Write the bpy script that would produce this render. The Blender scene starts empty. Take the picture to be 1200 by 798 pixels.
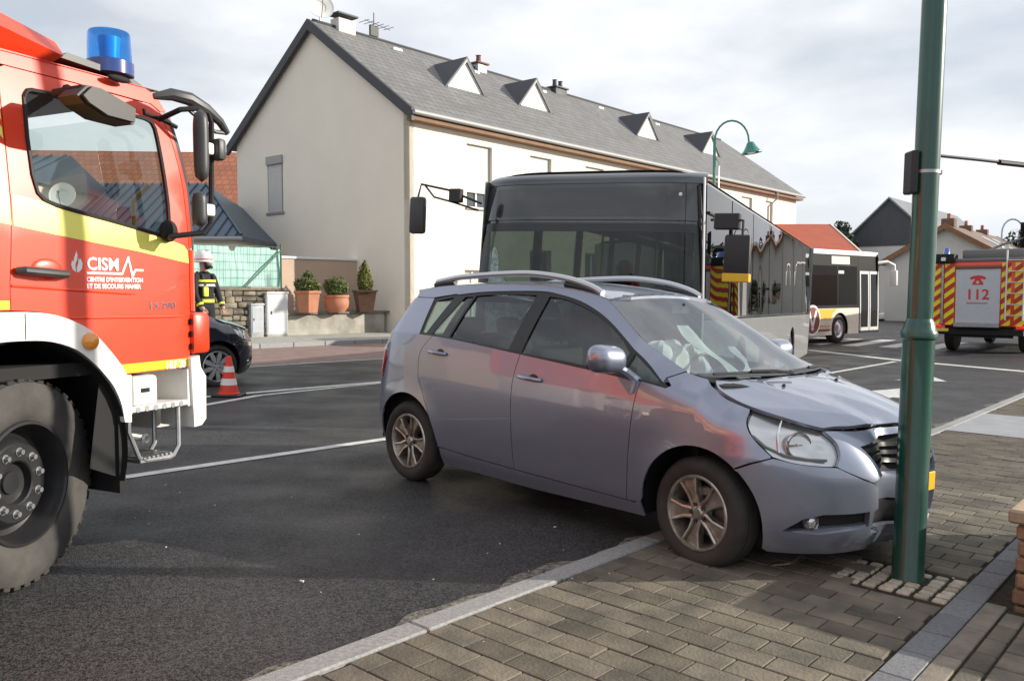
import bpy, bmesh, math, random
from mathutils import Vector, Matrix, geometry
R = math.radians
sin, cos, pi = math.sin, math.cos, math.pi
rnd = random.Random(7)
scene = bpy.context.scene
COL = scene.collection

# ------------------------------------------------------------------ camera
cam_d = bpy.data.cameras.new('camera'); cam = bpy.data.objects.new('camera', cam_d); COL.objects.link(cam)
cam.location = (0, 0, 1.54); cam.rotation_euler = (R(90) - math.atan(.056), 0, 0)
cam_d.sensor_width = 36; cam_d.lens = 30.0; cam_d.clip_end = 2000; cam_d.clip_start = .05
scene.camera = cam
# ------------------------------------------------------------------ sky and sun
SUN_EL, SUN_AZ = R(18.5), R(2.5)          # azimuth measured from +X towards +Y
world = bpy.data.worlds.new('World'); scene.world = world; world.use_nodes = True
wn, wl = world.node_tree.nodes, world.node_tree.links
bg = wn['Background']; bg.inputs['Strength'].default_value = .083
sky = wn.new('ShaderNodeTexSky'); sky.sky_type = 'NISHITA'; sky.sun_disc = False
sky.sun_elevation = SUN_EL; sky.sun_rotation = R(90) - SUN_AZ
sky.air_density = 1.0; sky.dust_density = .4; sky.ozone_density = 1.5
tc = wn.new('ShaderNodeTexCoord'); mp = wn.new('ShaderNodeMapping'); mp.inputs['Scale'].default_value = (1.1, 1.1, 3.2)
mp.inputs['Location'].default_value = (.3, 1.7, .4)
n1 = wn.new('ShaderNodeTexNoise'); n1.inputs['Scale'].default_value = 1.5; n1.inputs['Detail'].default_value = 7; n1.inputs['Roughness'].default_value = .52
cr = wn.new('ShaderNodeValToRGB'); cr.color_ramp.elements[0].position = .40; cr.color_ramp.elements[0].color = (.55, .55, .55, 1)
cr.color_ramp.elements[1].position = .58; cr.color_ramp.elements[1].color = (1, 1, 1, 1)
n2 = wn.new('ShaderNodeTexNoise'); n2.inputs['Scale'].default_value = 2.6; n2.inputs['Detail'].default_value = 6
cc = wn.new('ShaderNodeValToRGB'); cc.color_ramp.elements[0].position = .32; cc.color_ramp.elements[0].color = (8.0, 8.35, 9.1, 1)
cc.color_ramp.elements[1].position = .66; cc.color_ramp.elements[1].color = (11.2, 11.25, 11.4, 1)
mx = wn.new('ShaderNodeMix'); mx.data_type = 'RGBA'
wl.new(tc.outputs['Generated'], mp.inputs['Vector']); wl.new(mp.outputs[0], n1.inputs['Vector']); wl.new(mp.outputs[0], n2.inputs['Vector'])
wl.new(n1.outputs['Fac'], cr.inputs[0]); wl.new(n2.outputs['Fac'], cc.inputs[0])
wl.new(cr.outputs[0], mx.inputs[0]); wl.new(sky.outputs[0], mx.inputs[6]); wl.new(cc.outputs[0], mx.inputs[7]); wl.new(mx.outputs[2], bg.inputs['Color'])
sun_d = bpy.data.lights.new('sun', 'SUN'); sun = bpy.data.objects.new('sun', sun_d); COL.objects.link(sun)
sun_d.energy = 5.0; sun_d.angle = R(.6); sun_d.color = (1, .92, .80)
sdir = Vector((cos(SUN_EL) * cos(SUN_AZ), cos(SUN_EL) * sin(SUN_AZ), sin(SUN_EL)))
sun.rotation_euler = sdir.to_track_quat('Z', 'Y').to_euler(); sun.location = (12, 0, 12)
scene.view_settings.view_transform = 'Standard'; scene.view_settings.look = 'None'
scene.view_settings.exposure = .32; scene.view_settings.gamma = 1
scene.cycles.max_bounces = 8; scene.cycles.transparent_max_bounces = 24

# ------------------------------------------------------------------ frames of the place
UX, UY = cos(R(49)), sin(R(49))            # along the street; (UY,-UX) points to the near pavement
def g(x): return -.17 * math.tanh(x / 6.)  # cross fall of the carriageway
def st(s, v, h=0):
    x, y = s * UX + v * UY, s * UY - v * UX
    return Vector((x, y, g(x) + h))
def slope(x): return math.atan(.17 / 6 / math.cosh(x / 6.) ** 2)
def frame(x, y, heading, h=0, tilt=True):
    m = Matrix.Translation((x, y, g(x) + h))
    if tilt: m = m @ Matrix.Rotation(slope(x), 4, 'Y')
    return m @ Matrix.Rotation(heading, 4, 'Z')

# ------------------------------------------------------------------ materials
def mat(name, col, rough=.5, metal=0., var=0., vscale=6., bump=0., bscale=60., coat=0., col2=None, rand=0., spec=.5,
        emis=None, dirt=None, detail=4.):
    m = bpy.data.materials.new(name); m.use_nodes = True
    N, L = m.node_tree.nodes, m.node_tree.links; b = N['Principled BSDF']
    b.inputs['Base Color'].default_value = (*col, 1); b.inputs['Roughness'].default_value = rough; b.inputs['Metallic'].default_value = metal
    b.inputs['Specular IOR Level'].default_value = spec
    if coat: b.inputs['Coat Weight'].default_value = coat; b.inputs['Coat Roughness'].default_value = .03; b.inputs['Coat IOR'].default_value = 1.6
    if emis: b.inputs['Emission Color'].default_value = (*emis[:3], 1); b.inputs['Emission Strength'].default_value = emis[3]
    co = N.new('ShaderNodeTexCoord'); out = None
    vec = N.new('ShaderNodeNewGeometry').outputs['Position'] if rand else co.outputs['Object']
    if var or col2 or rand or dirt:
        c2 = col2 or tuple(max(0, c * (1 - var)) for c in col); c1 = col if col2 else tuple(c * (1 + var * .7) for c in col)
        nz = N.new('ShaderNodeTexNoise'); nz.inputs['Scale'].default_value = vscale; nz.inputs['Detail'].default_value = detail; nz.inputs['Roughness'].default_value = .6
        L.new(vec, nz.inputs['Vector'])
        rp = N.new('ShaderNodeValToRGB'); rp.color_ramp.elements[0].position = .35; rp.color_ramp.elements[1].position = .65
        rp.color_ramp.elements[0].color = (*c2, 1); rp.color_ramp.elements[1].color = (*c1, 1)
        L.new(nz.outputs['Fac'], rp.inputs[0]); out = rp.outputs[0]
        if rand:
            oi = N.new('ShaderNodeObjectInfo'); mr = N.new('ShaderNodeMapRange'); mr.inputs[3].default_value = 1 - rand; mr.inputs[4].default_value = 1 + rand
            L.new(oi.outputs['Random'], mr.inputs[0])
            vm = N.new('ShaderNodeVectorMath'); vm.operation = 'SCALE'; L.new(out, vm.inputs[0]); L.new(mr.outputs[0], vm.inputs[3]); out = vm.outputs[0]
        if dirt:   # dirt=(colour, z0, z1): splash dirt climbing from z0 with ragged top
            sp = N.new('ShaderNodeSeparateXYZ'); L.new(co.outputs['Object'], sp.inputs[0])
            mr = N.new('ShaderNodeMapRange'); mr.inputs[1].default_value = dirt[2]; mr.inputs[2].default_value = dirt[1]; mr.inputs[3].default_value = 0; mr.inputs[4].default_value = 1
            L.new(sp.outputs['Z'], mr.inputs[0])
            n3 = N.new('ShaderNodeTexNoise'); n3.inputs['Scale'].default_value = 11; n3.inputs['Detail'].default_value = 6; L.new(co.outputs['Object'], n3.inputs['Vector'])
            mm = N.new('ShaderNodeMath'); mm.operation = 'MULTIPLY'; L.new(mr.outputs[0], mm.inputs[0]); m3 = N.new('ShaderNodeMapRange'); m3.inputs[1].default_value = .3; m3.inputs[2].default_value = .7; m3.inputs[3].default_value = .25; m3.inputs[4].default_value = .75; L.new(n3.outputs['Fac'], m3.inputs[0]); L.new(m3.outputs[0], mm.inputs[1])
            m2 = N.new('ShaderNodeMath'); m2.operation = 'MULTIPLY'; m2.use_clamp = True; m2.inputs[1].default_value = dirt[3] if len(dirt) > 3 else 1.2; L.new(mm.outputs[0], m2.inputs[0])
            mi = N.new('ShaderNodeMix'); mi.data_type = 'RGBA'; L.new(m2.outputs[0], mi.inputs[0]); L.new(out, mi.inputs[6]); mi.inputs[7].default_value = (*dirt[0], 1); out = mi.outputs[2]
            m4 = N.new('ShaderNodeMath'); m4.operation = 'MULTIPLY_ADD'; L.new(m2.outputs[0], m4.inputs[0]); m4.inputs[1].default_value = .45; m4.inputs[2].default_value = rough; L.new(m4.outputs[0], b.inputs['Roughness'])
            if metal:
                m5 = N.new('ShaderNodeMath'); m5.operation = 'MULTIPLY_ADD'; L.new(m2.outputs[0], m5.inputs[0]); m5.inputs[1].default_value = -metal; m5.inputs[2].default_value = metal; L.new(m5.outputs[0], b.inputs['Metallic'])
        L.new(out, b.inputs['Base Color'])
    if bump:
        nb = N.new('ShaderNodeTexNoise'); nb.inputs['Scale'].default_value = bscale; nb.inputs['Detail'].default_value = 3
        L.new(vec, nb.inputs['Vector'])
        bp = N.new('ShaderNodeBump'); bp.inputs['Strength'].default_value = bump; bp.inputs['Distance'].default_value = .01
        L.new(nb.outputs['Fac'], bp.inputs['Height']); L.new(bp.outputs[0], b.inputs['Normal'])
    return m

def glass(name, tint=(.8, .85, .83), ior=1.5, rough=0., refl=1.0, wave=0.):
    m = bpy.data.materials.new(name); m.use_nodes = True; N, L = m.node_tree.nodes, m.node_tree.links
    N.remove(N['Principled BSDF']); o = N['Material Output']
    t = N.new('ShaderNodeBsdfTransparent'); t.inputs[0].default_value = (*tint, 1)
    gl = N.new('ShaderNodeBsdfGlossy'); gl.inputs['Roughness'].default_value = rough; gl.inputs[0].default_value = (refl, refl, refl, 1)
    fr = N.new('ShaderNodeFresnel'); ge = N.new('ShaderNodeNewGeometry'); mi = N.new('ShaderNodeMix'); mi.inputs[2].default_value = ior; mi.inputs[3].default_value = 1 / ior
    L.new(ge.outputs['Backfacing'], mi.inputs[0]); L.new(mi.outputs[0], fr.inputs[0])
    ms = N.new('ShaderNodeMixShader'); L.new(fr.outputs[0], ms.inputs[0]); L.new(t.outputs[0], ms.inputs[1]); L.new(gl.outputs[0], ms.inputs[2]); L.new(ms.outputs[0], o.inputs[0])
    if wave:
        co = N.new('ShaderNodeTexCoord'); mp_ = N.new('ShaderNodeMapping'); mp_.inputs['Scale'].default_value = (1.0, 1, .45); nz = N.new('ShaderNodeTexNoise'); nz.inputs['Scale'].default_value = .8; nz.inputs['Detail'].default_value = .5; bp = N.new('ShaderNodeBump'); bp.inputs['Strength'].default_value = wave; bp.inputs['Distance'].default_value = .1
        L.new(co.outputs['Object'], mp_.inputs[0]); L.new(mp_.outputs[0], nz.inputs['Vector']); L.new(nz.outputs['Fac'], bp.inputs['Height']); L.new(bp.outputs[0], gl.inputs['Normal'])
    return m

def asphalt(name, col, sparkle=.03):
    m = mat(name, col, rough=.75, spec=.32, var=.22, vscale=.7, bump=.9, bscale=110, detail=6)
    N, L = m.node_tree.nodes, m.node_tree.links; b = N['Principled BSDF']
    base = b.inputs['Base Color'].links[0].from_socket; co = [n for n in N if n.type == 'TEX_COORD'][0]
    v = N.new('ShaderNodeTexVoronoi'); v.inputs['Scale'].default_value = 95; L.new(co.outputs['Object'], v.inputs['Vector'])
    r = N.new('ShaderNodeValToRGB'); r.color_ramp.elements[0].color = (.25, .25, .26, 1); r.color_ramp.elements[1].color = (2.3, 2.2, 2.05, 1)
    sp = N.new('ShaderNodeSeparateColor'); L.new(v.outputs['Color'], sp.inputs[0]); L.new(sp.outputs[0], r.inputs[0])
    vm = N.new('ShaderNodeVectorMath'); vm.operation = 'MULTIPLY'; L.new(base, vm.inputs[0]); L.new(r.outputs[0], vm.inputs[1]); L.new(vm.outputs[0], b.inputs['Base Color'])
    n = N.new('ShaderNodeTexNoise'); n.inputs['Scale'].default_value = 1.3; n.inputs['Detail'].default_value = 5; L.new(co.outputs['Object'], n.inputs['Vector'])
    mr = N.new('ShaderNodeMapRange'); mr.inputs[1].default_value = .35; mr.inputs[2].default_value = .7; mr.inputs[3].default_value = .42; mr.inputs[4].default_value = .72
    L.new(n.outputs['Fac'], mr.inputs[0]); L.new(mr.outputs[0], b.inputs['Roughness'])
    return m

# ------------------------------------------------------------------ mesh builder
class MB:
    def __init__(s): s.v, s.f = [], []
    def add(s, vs, fs, M=None):
        o = len(s.v); s.v += [tuple(M @ Vector(p)) if M else tuple(p) for p in vs]; s.f += [tuple(i + o for i in f) for f in fs]; return s
    def box(s, x0, x1, y0, y1, z0, z1, b=0., M=None):
        if b <= 0:
            vs = [(x, y, z) for z in (z0, z1) for y in (y0, y1) for x in (x0, x1)]
            return s.add(vs, [(0, 2, 3, 1), (4, 5, 7, 6), (0, 1, 5, 4), (2, 6, 7, 3), (0, 4, 6, 2), (1, 3, 7, 5)], M)
        bm = bmesh.new(); bmesh.ops.create_cube(bm, size=1)
        for q in bm.verts: q.co = ((x0 + x1) / 2 + q.co.x * (x1 - x0), (y0 + y1) / 2 + q.co.y * (y1 - y0), (z0 + z1) / 2 + q.co.z * (z1 - z0))
        bmesh.ops.bevel(bm, geom=bm.edges[:], offset=b, segments=2 if b > .012 else 1, affect='EDGES', profile=.5, clamp_overlap=True)
        bm.verts.index_update(); vs = [q.co[:] for q in bm.verts]; fs = [tuple(q.index for q in f.verts) for f in bm.faces]; bm.free()
        return s.add(vs, fs, M)
    def cyl(s, p0, p1, r0, r1=None, n=12, caps=True, M=None):
        p0, p1 = Vector(p0), Vector(p1); r1 = r0 if r1 is None else r1
        d = (p1 - p0).normalized(); a = d.orthogonal().normalized(); b = d.cross(a)
        vs = [p + (a * cos(2 * pi * i / n) + b * sin(2 * pi * i / n)) * r for p, r in ((p0, r0), (p1, r1)) for i in range(n)]
        fs = [(i, (i + 1) % n, n + (i + 1) % n, n + i) for i in range(n)]
        if caps: fs += [tuple(range(n))[::-1], tuple(range(n, 2 * n))]
        return s.add(vs, fs, M)
    def tube(s, pts, r, n=8, M=None, caps=True, flat=1.):
        pts = [Vector(p) for p in pts]; rs = r if isinstance(r, (list, tuple)) else [r] * len(pts); vs = []; a = None
        for i, p in enumerate(pts):
            d = (pts[min(i + 1, len(pts) - 1)] - pts[max(i - 1, 0)]).normalized()
            if a is None: a = d.orthogonal().normalized() if abs(d.z) > .9 else Vector((0, 0, 1))
            a = (a - d * a.dot(d)).normalized(); b = d.cross(a)
            vs += [p + (a * cos(2 * pi * k / n) * flat + b * sin(2 * pi * k / n)) * rs[i] for k in range(n)]
        fs = [(i * n + k, i * n + (k + 1) % n, (i + 1) * n + (k + 1) % n, (i + 1) * n + k) for i in range(len(pts) - 1) for k in range(n)]
        if caps: fs += [tuple(range(n))[::-1], tuple(range(len(vs) - n, len(vs)))]
        return s.add(vs, fs, M)
    def lathe(s, prof, n=24, M=None, a0=0., a1=2 * pi):   # prof: (radius, height) about local z
        full = abs(a1 - a0 - 2 * pi) < 1e-6; m = n if full else n + 1
        vs = [(r * cos(a0 + (a1 - a0) * i / n), r * sin(a0 + (a1 - a0) * i / n), h) for r, h in prof for i in range(m)]
        fs = []
        for j in range(len(prof) - 1):
            for i in range(n if full else n):
                k = (i + 1) % m; fs.append((j * m + i, j * m + k, (j + 1) * m + k, (j + 1) * m + i))
        return s.add(vs, fs, M)
    def prism(s, poly, h0, h1, M=None):   # poly in local xy, extruded along z
        n = len(poly); vs = [(x, y, h0) for x, y in poly] + [(x, y, h1) for x, y in poly]
        return s.add(vs, [tuple(range(n))[::-1], tuple(range(n, 2 * n))] + [(i, (i + 1) % n, n + (i + 1) % n, n + i) for i in range(n)], M)
    def grid(s, fn, nu, nv, M=None):
        vs = [fn(i / nu, j / nv) for j in range(nv + 1) for i in range(nu + 1)]
        return s.add(vs, [(j * (nu + 1) + i, j * (nu + 1) + i + 1, (j + 1) * (nu + 1) + i + 1, (j + 1) * (nu + 1) + i) for j in range(nv) for i in range(nu)], M)
    def ball(s, c, r, nu=14, nv=9, M=None):
        r = r if isinstance(r, (list, tuple)) else (r, r, r)
        return s.grid(lambda u, v: (c[0] + r[0] * cos(2 * pi * u) * sin(pi * v), c[1] + r[1] * sin(2 * pi * u) * sin(pi * v), c[2] - r[2] * cos(pi * v)), nu, nv, M)
    def mesh(s, name, ma=None, ang=35):
        me = bpy.data.meshes.new(name); me.from_pydata(s.v, [], s.f)
        bm = bmesh.new(); bm.from_mesh(me); bmesh.ops.remove_doubles(bm, verts=bm.verts, dist=2e-5); bmesh.ops.recalc_face_normals(bm, faces=bm.faces); bm.to_mesh(me); bm.free()
        if ma: me.materials.append(ma)
        if ang:
            me.polygons.foreach_set('use_smooth', [True] * len(me.polygons)); me.set_sharp_from_angle(angle=R(ang))
        return me
    def build(s, name, ma, parent=None, ang=35):
        return link(name, s.mesh(name, ma, ang), parent)

def link(name, me, parent=None):
    o = bpy.data.objects.new(name, me); COL.objects.link(o)
    if parent is not None: o.parent = parent
    return o
def tag(o, label, cat, group=None):
    o['label'] = label; o['category'] = cat
    if group: o['group'] = group
    return o
def thing(name, label, cat, M=None, group=None):
    o = bpy.data.objects.new(name, None); COL.objects.link(o); o.empty_display_size = .2
    if M is not None: o.matrix_world = M
    return tag(o, label, cat, group)
def struct(o, kind='structure'): o['kind'] = kind; return o

def inside(p, poly):
    x, y = p; c = False; j = len(poly) - 1
    for i in range(len(poly)):
        xi, yi = poly[i]; xj, yj = poly[j]
        if (yi > y) != (yj > y) and x < (xj - xi) * (y - yi) / (yj - yi) + xi: c = not c
        j = i
    return c
def dens(poly, step, closed=True):
    out = []; n = len(poly)
    for i in range(n if closed else n - 1):
        a, b = poly[i], poly[(i + 1) % n]; k = max(1, int(math.hypot(b[0] - a[0], b[1] - a[1]) / step + .5))
        out += [(a[0] + (b[0] - a[0]) * t / k, a[1] + (b[1] - a[1]) * t / k) for t in range(k)]
    if not closed: out.append(tuple(poly[-1]))
    return out
def curve(pts, k=6, closed=False):   # Catmull-Rom through 2-D points
    n = len(pts); out = []
    for i in range(n if closed else n - 1):
        q = [pts[(i + d) % n] if closed else pts[min(max(i + d, 0), n - 1)] for d in (-1, 0, 1, 2)]
        for t in range(k):
            t /= k; out.append(tuple(.5 * ((2 * q[1][c]) + (-q[0][c] + q[2][c]) * t + (2 * q[0][c] - 5 * q[1][c] + 4 * q[2][c] - q[3][c]) * t * t + (-q[0][c] + 3 * q[1][c] - 3 * q[2][c] + q[3][c]) * t ** 3) for c in range(len(q[1]))))
    if not closed: out.append(tuple(pts[-1]))
    return out
def rrect(x0, x1, y0, y1, r, k=4):
    return [(cx + r * cos(a0 + pi / 2 * t / k), cy + r * sin(a0 + pi / 2 * t / k)) for cx, cy, a0 in ((x1 - r, y1 - r, 0), (x0 + r, y1 - r, pi / 2), (x0 + r, y0 + r, pi), (x1 - r, y0 + r, 1.5 * pi)) for t in range(k + 1)]
def interp(x, xs, ys):   # smooth monotone interpolation
    if x <= xs[0]: return ys[0]
    if x >= xs[-1]: return ys[-1]
    n = len(xs); d = [(ys[i + 1] - ys[i]) / (xs[i + 1] - xs[i]) for i in range(n - 1)]
    m = [d[0]] + [0 if d[i - 1] * d[i] <= 0 else 2 * d[i - 1] * d[i] / (d[i - 1] + d[i]) for i in range(1, n - 1)] + [d[-1]]
    for i in range(n - 1):
        if x <= xs[i + 1]:
            h = xs[i + 1] - xs[i]; t = (x - xs[i]) / h
            return (2 * t ** 3 - 3 * t * t + 1) * ys[i] + (t ** 3 - 2 * t * t + t) * h * m[i] + (-2 * t ** 3 + 3 * t * t) * ys[i + 1] + (t ** 3 - t * t) * h * m[i + 1]

def panel(name, poly, S, ma, parent, step=.05, lip=.012, off=0., holes=(), hlip=None, out=None, warp=None, solid=0.):
    """A shell cut to a 2-D outline and laid on the surface S(a,b); its rim turns inward by `lip`."""
    loops = [dens(poly, step)] + [dens(h, step) for h in holes]
    pts = []; edges = []
    for lp in loops:
        o = len(pts); pts += lp; edges += [(o + i, o + (i + 1) % len(lp)) for i in range(len(lp))]
    nb = len(pts)
    x0, x1 = min(p[0] for p in pts), max(p[0] for p in pts); y0, y1 = min(p[1] for p in pts), max(p[1] for p in pts)
    def ok(p): return inside(p, loops[0]) and not any(inside(p, h) for h in loops[1:])
    bp = pts[:]
    ny = int((y1 - y0) / step) + 1; nx = int((x1 - x0) / step) + 1
    for j in range(ny + 1):
        for i in range(nx + 1):
            p = (x0 + (i + .5 * (j % 2)) * step + .003, y0 + j * step + .0037)
            if ok(p) and min((p[0] - q[0]) ** 2 + (p[1] - q[1]) ** 2 for q in bp) > (.45 * step) ** 2: pts.append(p)
    vs, es, fs, ov, oe, of = geometry.delaunay_2d_cdt([Vector(p) for p in pts], edges, [], 0, 1e-7)
    vs = [(p.x, p.y) for p in vs]
    tris = [f for f in fs if ok((sum(vs[i][0] for i in f) / 3, sum(vs[i][1] for i in f) / 3))]
    e = 1e-3; P = []; NN = []
    if warp:
        S0 = S; S = lambda a, b: warp(Vector(S0(a, b)))
    for a, b in vs:
        c = Vector(S(a, b)); n = (Vector(S(a + e, b)) - Vector(S(a - e, b))).cross(Vector(S(a, b + e)) - Vector(S(a, b - e)))
        n = n.normalized() if n.length > 1e-12 else Vector((0, 0, 1))
        if out is not None:
            q = out(c) if callable(out) else Vector(out)
            if n.dot(q) < 0: n = -n
        P.append(c + n * off); NN.append(n)
    F = []
    for f in tris:
        nf = (P[f[1]] - P[f[0]]).cross(P[f[2]] - P[f[0]])
        F.append(tuple(f) if nf.dot(NN[f[0]] + NN[f[1]] + NN[f[2]]) > 0 else tuple(f)[::-1])
    nv = len(P); lipn = []
    cnt = {}
    for f in F:
        for k in range(3):
            a, b = f[k], f[(k + 1) % 3]; cnt[(a, b)] = cnt.get((a, b), 0) + 1
    rim = [k for k in cnt if (k[1], k[0]) not in cnt]
    if lip:
        mp_ = {}
        def dup(i):
            if i not in mp_:
                mp_[i] = len(P); P.append(P[i].copy()); NN.append(NN[i]); P.append(P[i] - NN[i] * lip); NN.append(NN[i])
            return mp_[i]
        for a, b in rim:
            da, db = dup(a), dup(b); F.append((db, da, da + 1, db + 1))
    me = bpy.data.meshes.new(name); me.from_pydata([p[:] for p in P], [], F); me.materials.append(ma)
    me.polygons.foreach_set('use_smooth', [len(f) == 3 for f in F])
    nl = []
    for f in F:
        if len(f) == 3: nl += [NN[i][:] for i in f]
        else:
            q = (P[f[1]] - P[f[0]]).cross(P[f[2]] - P[f[1]]); q = q.normalized() if q.length > 1e-14 else Vector((0, 0, 1)); nl += [q[:]] * 4
    me.normals_split_custom_set(nl)
    return link(name, me, parent)

def text_obj(name, body, size, ma, parent, M, align='LEFT', bold=0., ext=.001, xs=1.):
    cu = bpy.data.curves.new(name, 'FONT'); cu.body = body; cu.size = size; cu.align_x = align; cu.offset = bold; cu.extrude = ext; cu.resolution_u = 3
    o = bpy.data.objects.new('tmp', cu); COL.objects.link(o); dg = bpy.context.evaluated_depsgraph_get()
    me = bpy.data.meshes.new_from_object(o.evaluated_get(dg)); bpy.data.objects.remove(o); bpy.data.curves.remove(cu)
    me.name = name; me.transform(M @ Matrix.Diagonal((xs, 1, 1, 1))); me.materials.clear(); me.materials.append(ma)
    return link(name, me, parent)
def shared(name, me, parent, M=None):
    o = link(name, me, parent)
    if M is not None: o.matrix_local = M
    return o
# ================================================================== ground, carriageway, pavements
m_asph = asphalt('asphalt', (.0325, .0335, .0365)); m_earth = mat('earth', (.09, .085, .07), .9, var=.3, vscale=2)
m_white = mat('road_paint', (.62, .62, .60), .6, var=.22, vscale=9, bump=.2, bscale=90)
m_paver = mat('concrete_paver', (.190, .166, .128), .85, col2=(.098, .090, .074), vscale=3.2, bump=.5, bscale=60, rand=.26, spec=.22, detail=7)
m_joint = mat('joint_sand', (.05, .043, .033), .95, spec=.1, var=.3, vscale=20)
m_granite = mat('granite', (.30, .30, .295), .7, var=.22, vscale=55, bump=.2, bscale=150, rand=.1)
m_granite_d = mat('granite_dark', (.16, .165, .175), .75, var=.22, vscale=50, bump=.25, bscale=120, rand=.15)
m_sett = mat('pale_sett', (.42, .38, .30), .75, var=.2, vscale=25, bump=.3, bscale=80, rand=.22)
m_red_pave = mat('red_block_paving', (.23, .155, .135), .85, var=.18, vscale=3, rand=0)
m_conc = mat('concrete', (.36, .35, .32), .85, var=.18, vscale=4, bump=.3, bscale=50)

def sheet(name, s0, s1, v0, v1, h, ma, ds=1., parent=None, thick=0.):
    ns, nv = max(1, int((s1 - s0) / ds)), max(1, int((v1 - v0) / ds))
    b = MB(); b.grid(lambda a, c: st(s0 + (s1 - s0) * a, v0 + (v1 - v0) * c, h), ns, nv)
    if thick:
        for q in ([(s0, v0), (s1, v0)], [(s1, v0), (s1, v1)], [(s1, v1), (s0, v1)], [(s0, v1), (s0, v0)]):
            n = max(1, int(math.hypot(q[1][0] - q[0][0], q[1][1] - q[0][1]) / ds))
            b.grid(lambda a, c: st(q[0][0] + (q[1][0] - q[0][0]) * a, q[0][1] + (q[1][1] - q[0][1]) * a, h - thick * c), n, 1)
    return b.build(name, ma, parent)

b = MB(); b.grid(lambda a, c: Vector((-260 + 520 * a, -60 + 460 * c, g(-260 + 520 * a) - .08)), 130, 8); struct(b.build('ground', m_earth))
road = struct(sheet('road', -30, 150, -18.85, -2.86, 0, m_asph))
struct(sheet('side_road', 24.5, 36, -2.86, 60, 0, m_asph))
parking = struct(sheet('parking_strip', -12, 24, -18.8, -14.6, .006, m_red_pave))

def stripe(name, pts, w, h=.005, parent=road, n=12):
    (s0, v0), (s1, v1) = pts; L = math.hypot(s1 - s0, v1 - v0); ds, dv = (s1 - s0) / L, (v1 - v0) / L; k = max(2, int(L / .8))
    b = MB(); b.grid(lambda a, c: st(s0 + (s1 - s0) * a - dv * w * (c - .5), v0 + (v1 - v0) * a + ds * w * (c - .5), h), k, 1)
    return b.build(name, m_white, parent)
def blob(name, pts, h=.005, parent=road, ma=None):
    b = MB(); b.add([st(*p, h) for p in pts], [tuple(range(len(pts)))]); return b.build(name, ma or m_white, parent, ang=0)
stripe('painted_line', [(-8, -6.75), (22.0, -6.62)], .12)
stripe('painted_line', [(-6, -10.84), (20, -10.92)], .14)
stripe('painted_line', [(4.2, -9.55), (6.7, -10.55)], .12); stripe('painted_line', [(6.7, -10.55), (9.3, -10.78)], .10)
stripe('painted_line', [(24.78, -9.97), (22.4, -6.52)], .30); stripe('painted_line', [(22.4, -6.52), (20.9, -3.2)], .30)
stripe('painted_line', [(-6, -14.52), (22, -14.5)], .10, .006)
blob('painted_arrow', [(12.2, -4.55), (14.2, -4.62), (14.2, -5.1), (15.9, -4.55), (14.2, -3.75), (14.2, -4.3), (12.2, -4.38)])
blob('painted_arrow', [(15.6, -4.45), (17.4, -4.85), (17.2, -5.2), (18.4, -4.8), (17.6, -4.35), (17.5, -4.62), (15.6, -4.25)])
for k in range(7):
    s0 = 27.3 + k * .0; v0 = -14.6 + k * 1.15
    blob('zebra_bar', [(27.4 + k * .05, v0), (32.0 + k * .05, v0 - .2), (32.0 + k * .05, v0 + .35), (27.4 + k * .05, v0 + .55)], .005)

# near kerb and pavement -------------------------------------------------
PH = .022
pave = struct(sheet('pavement', -6, 24.5, -2.75, 6, PH - .014, m_joint))
m_gut = mat('gutter_debris', (.25, .235, .20), .9, col2=(.045, .043, .04), vscale=26, bump=.9, bscale=45, detail=10, spec=.2)
def ragged(s): return .065 + .03 * sin(s * 2.3) + .035 * sin(s * 7.1 + 1) + .02 * sin(s * 17)
b = MB(); b.grid(lambda a, c: st(-2 + 22 * a, -2.87 - ragged(-2 + 22 * a) * c, .003 + .008 * (1 - c)), 260, 2); struct(b.build('gutter', m_gut))
kerb = struct(sheet('kerb', -6, 24.5, -2.865, -2.75, -.02, m_joint))
def st_block(name, s0, s1, v0, v1, ztop, zbot, ma, parent, bev=.004, jit=0.):
    sm, vm = (s0 + s1) / 2, (v0 + v1) / 2; p = st(sm, vm, 0); b = MB()
    b.box(-(s1 - s0) / 2, (s1 - s0) / 2, -(v1 - v0) / 2, (v1 - v0) / 2, zbot, ztop, bev)
    M = Matrix.Translation(p) @ Matrix.Rotation(slope(p.x), 4, 'Y') @ Matrix.Rotation(R(49), 4, 'Z')
    if jit: M = M @ Matrix.Rotation(rnd.gauss(0, jit), 4, 'X') @ Matrix.Rotation(rnd.gauss(0, jit), 4, 'Y')
    o = link(name, b.mesh(name, ma), parent); o.matrix_local = M; return o
s = -3.3; k = 0
while s < 22:
    L = .98; st_block('kerb_stone', s, s + L - .006, -2.868, -2.735, PH + .006, -.10, m_granite, kerb, .008, .0015); s += L
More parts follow.
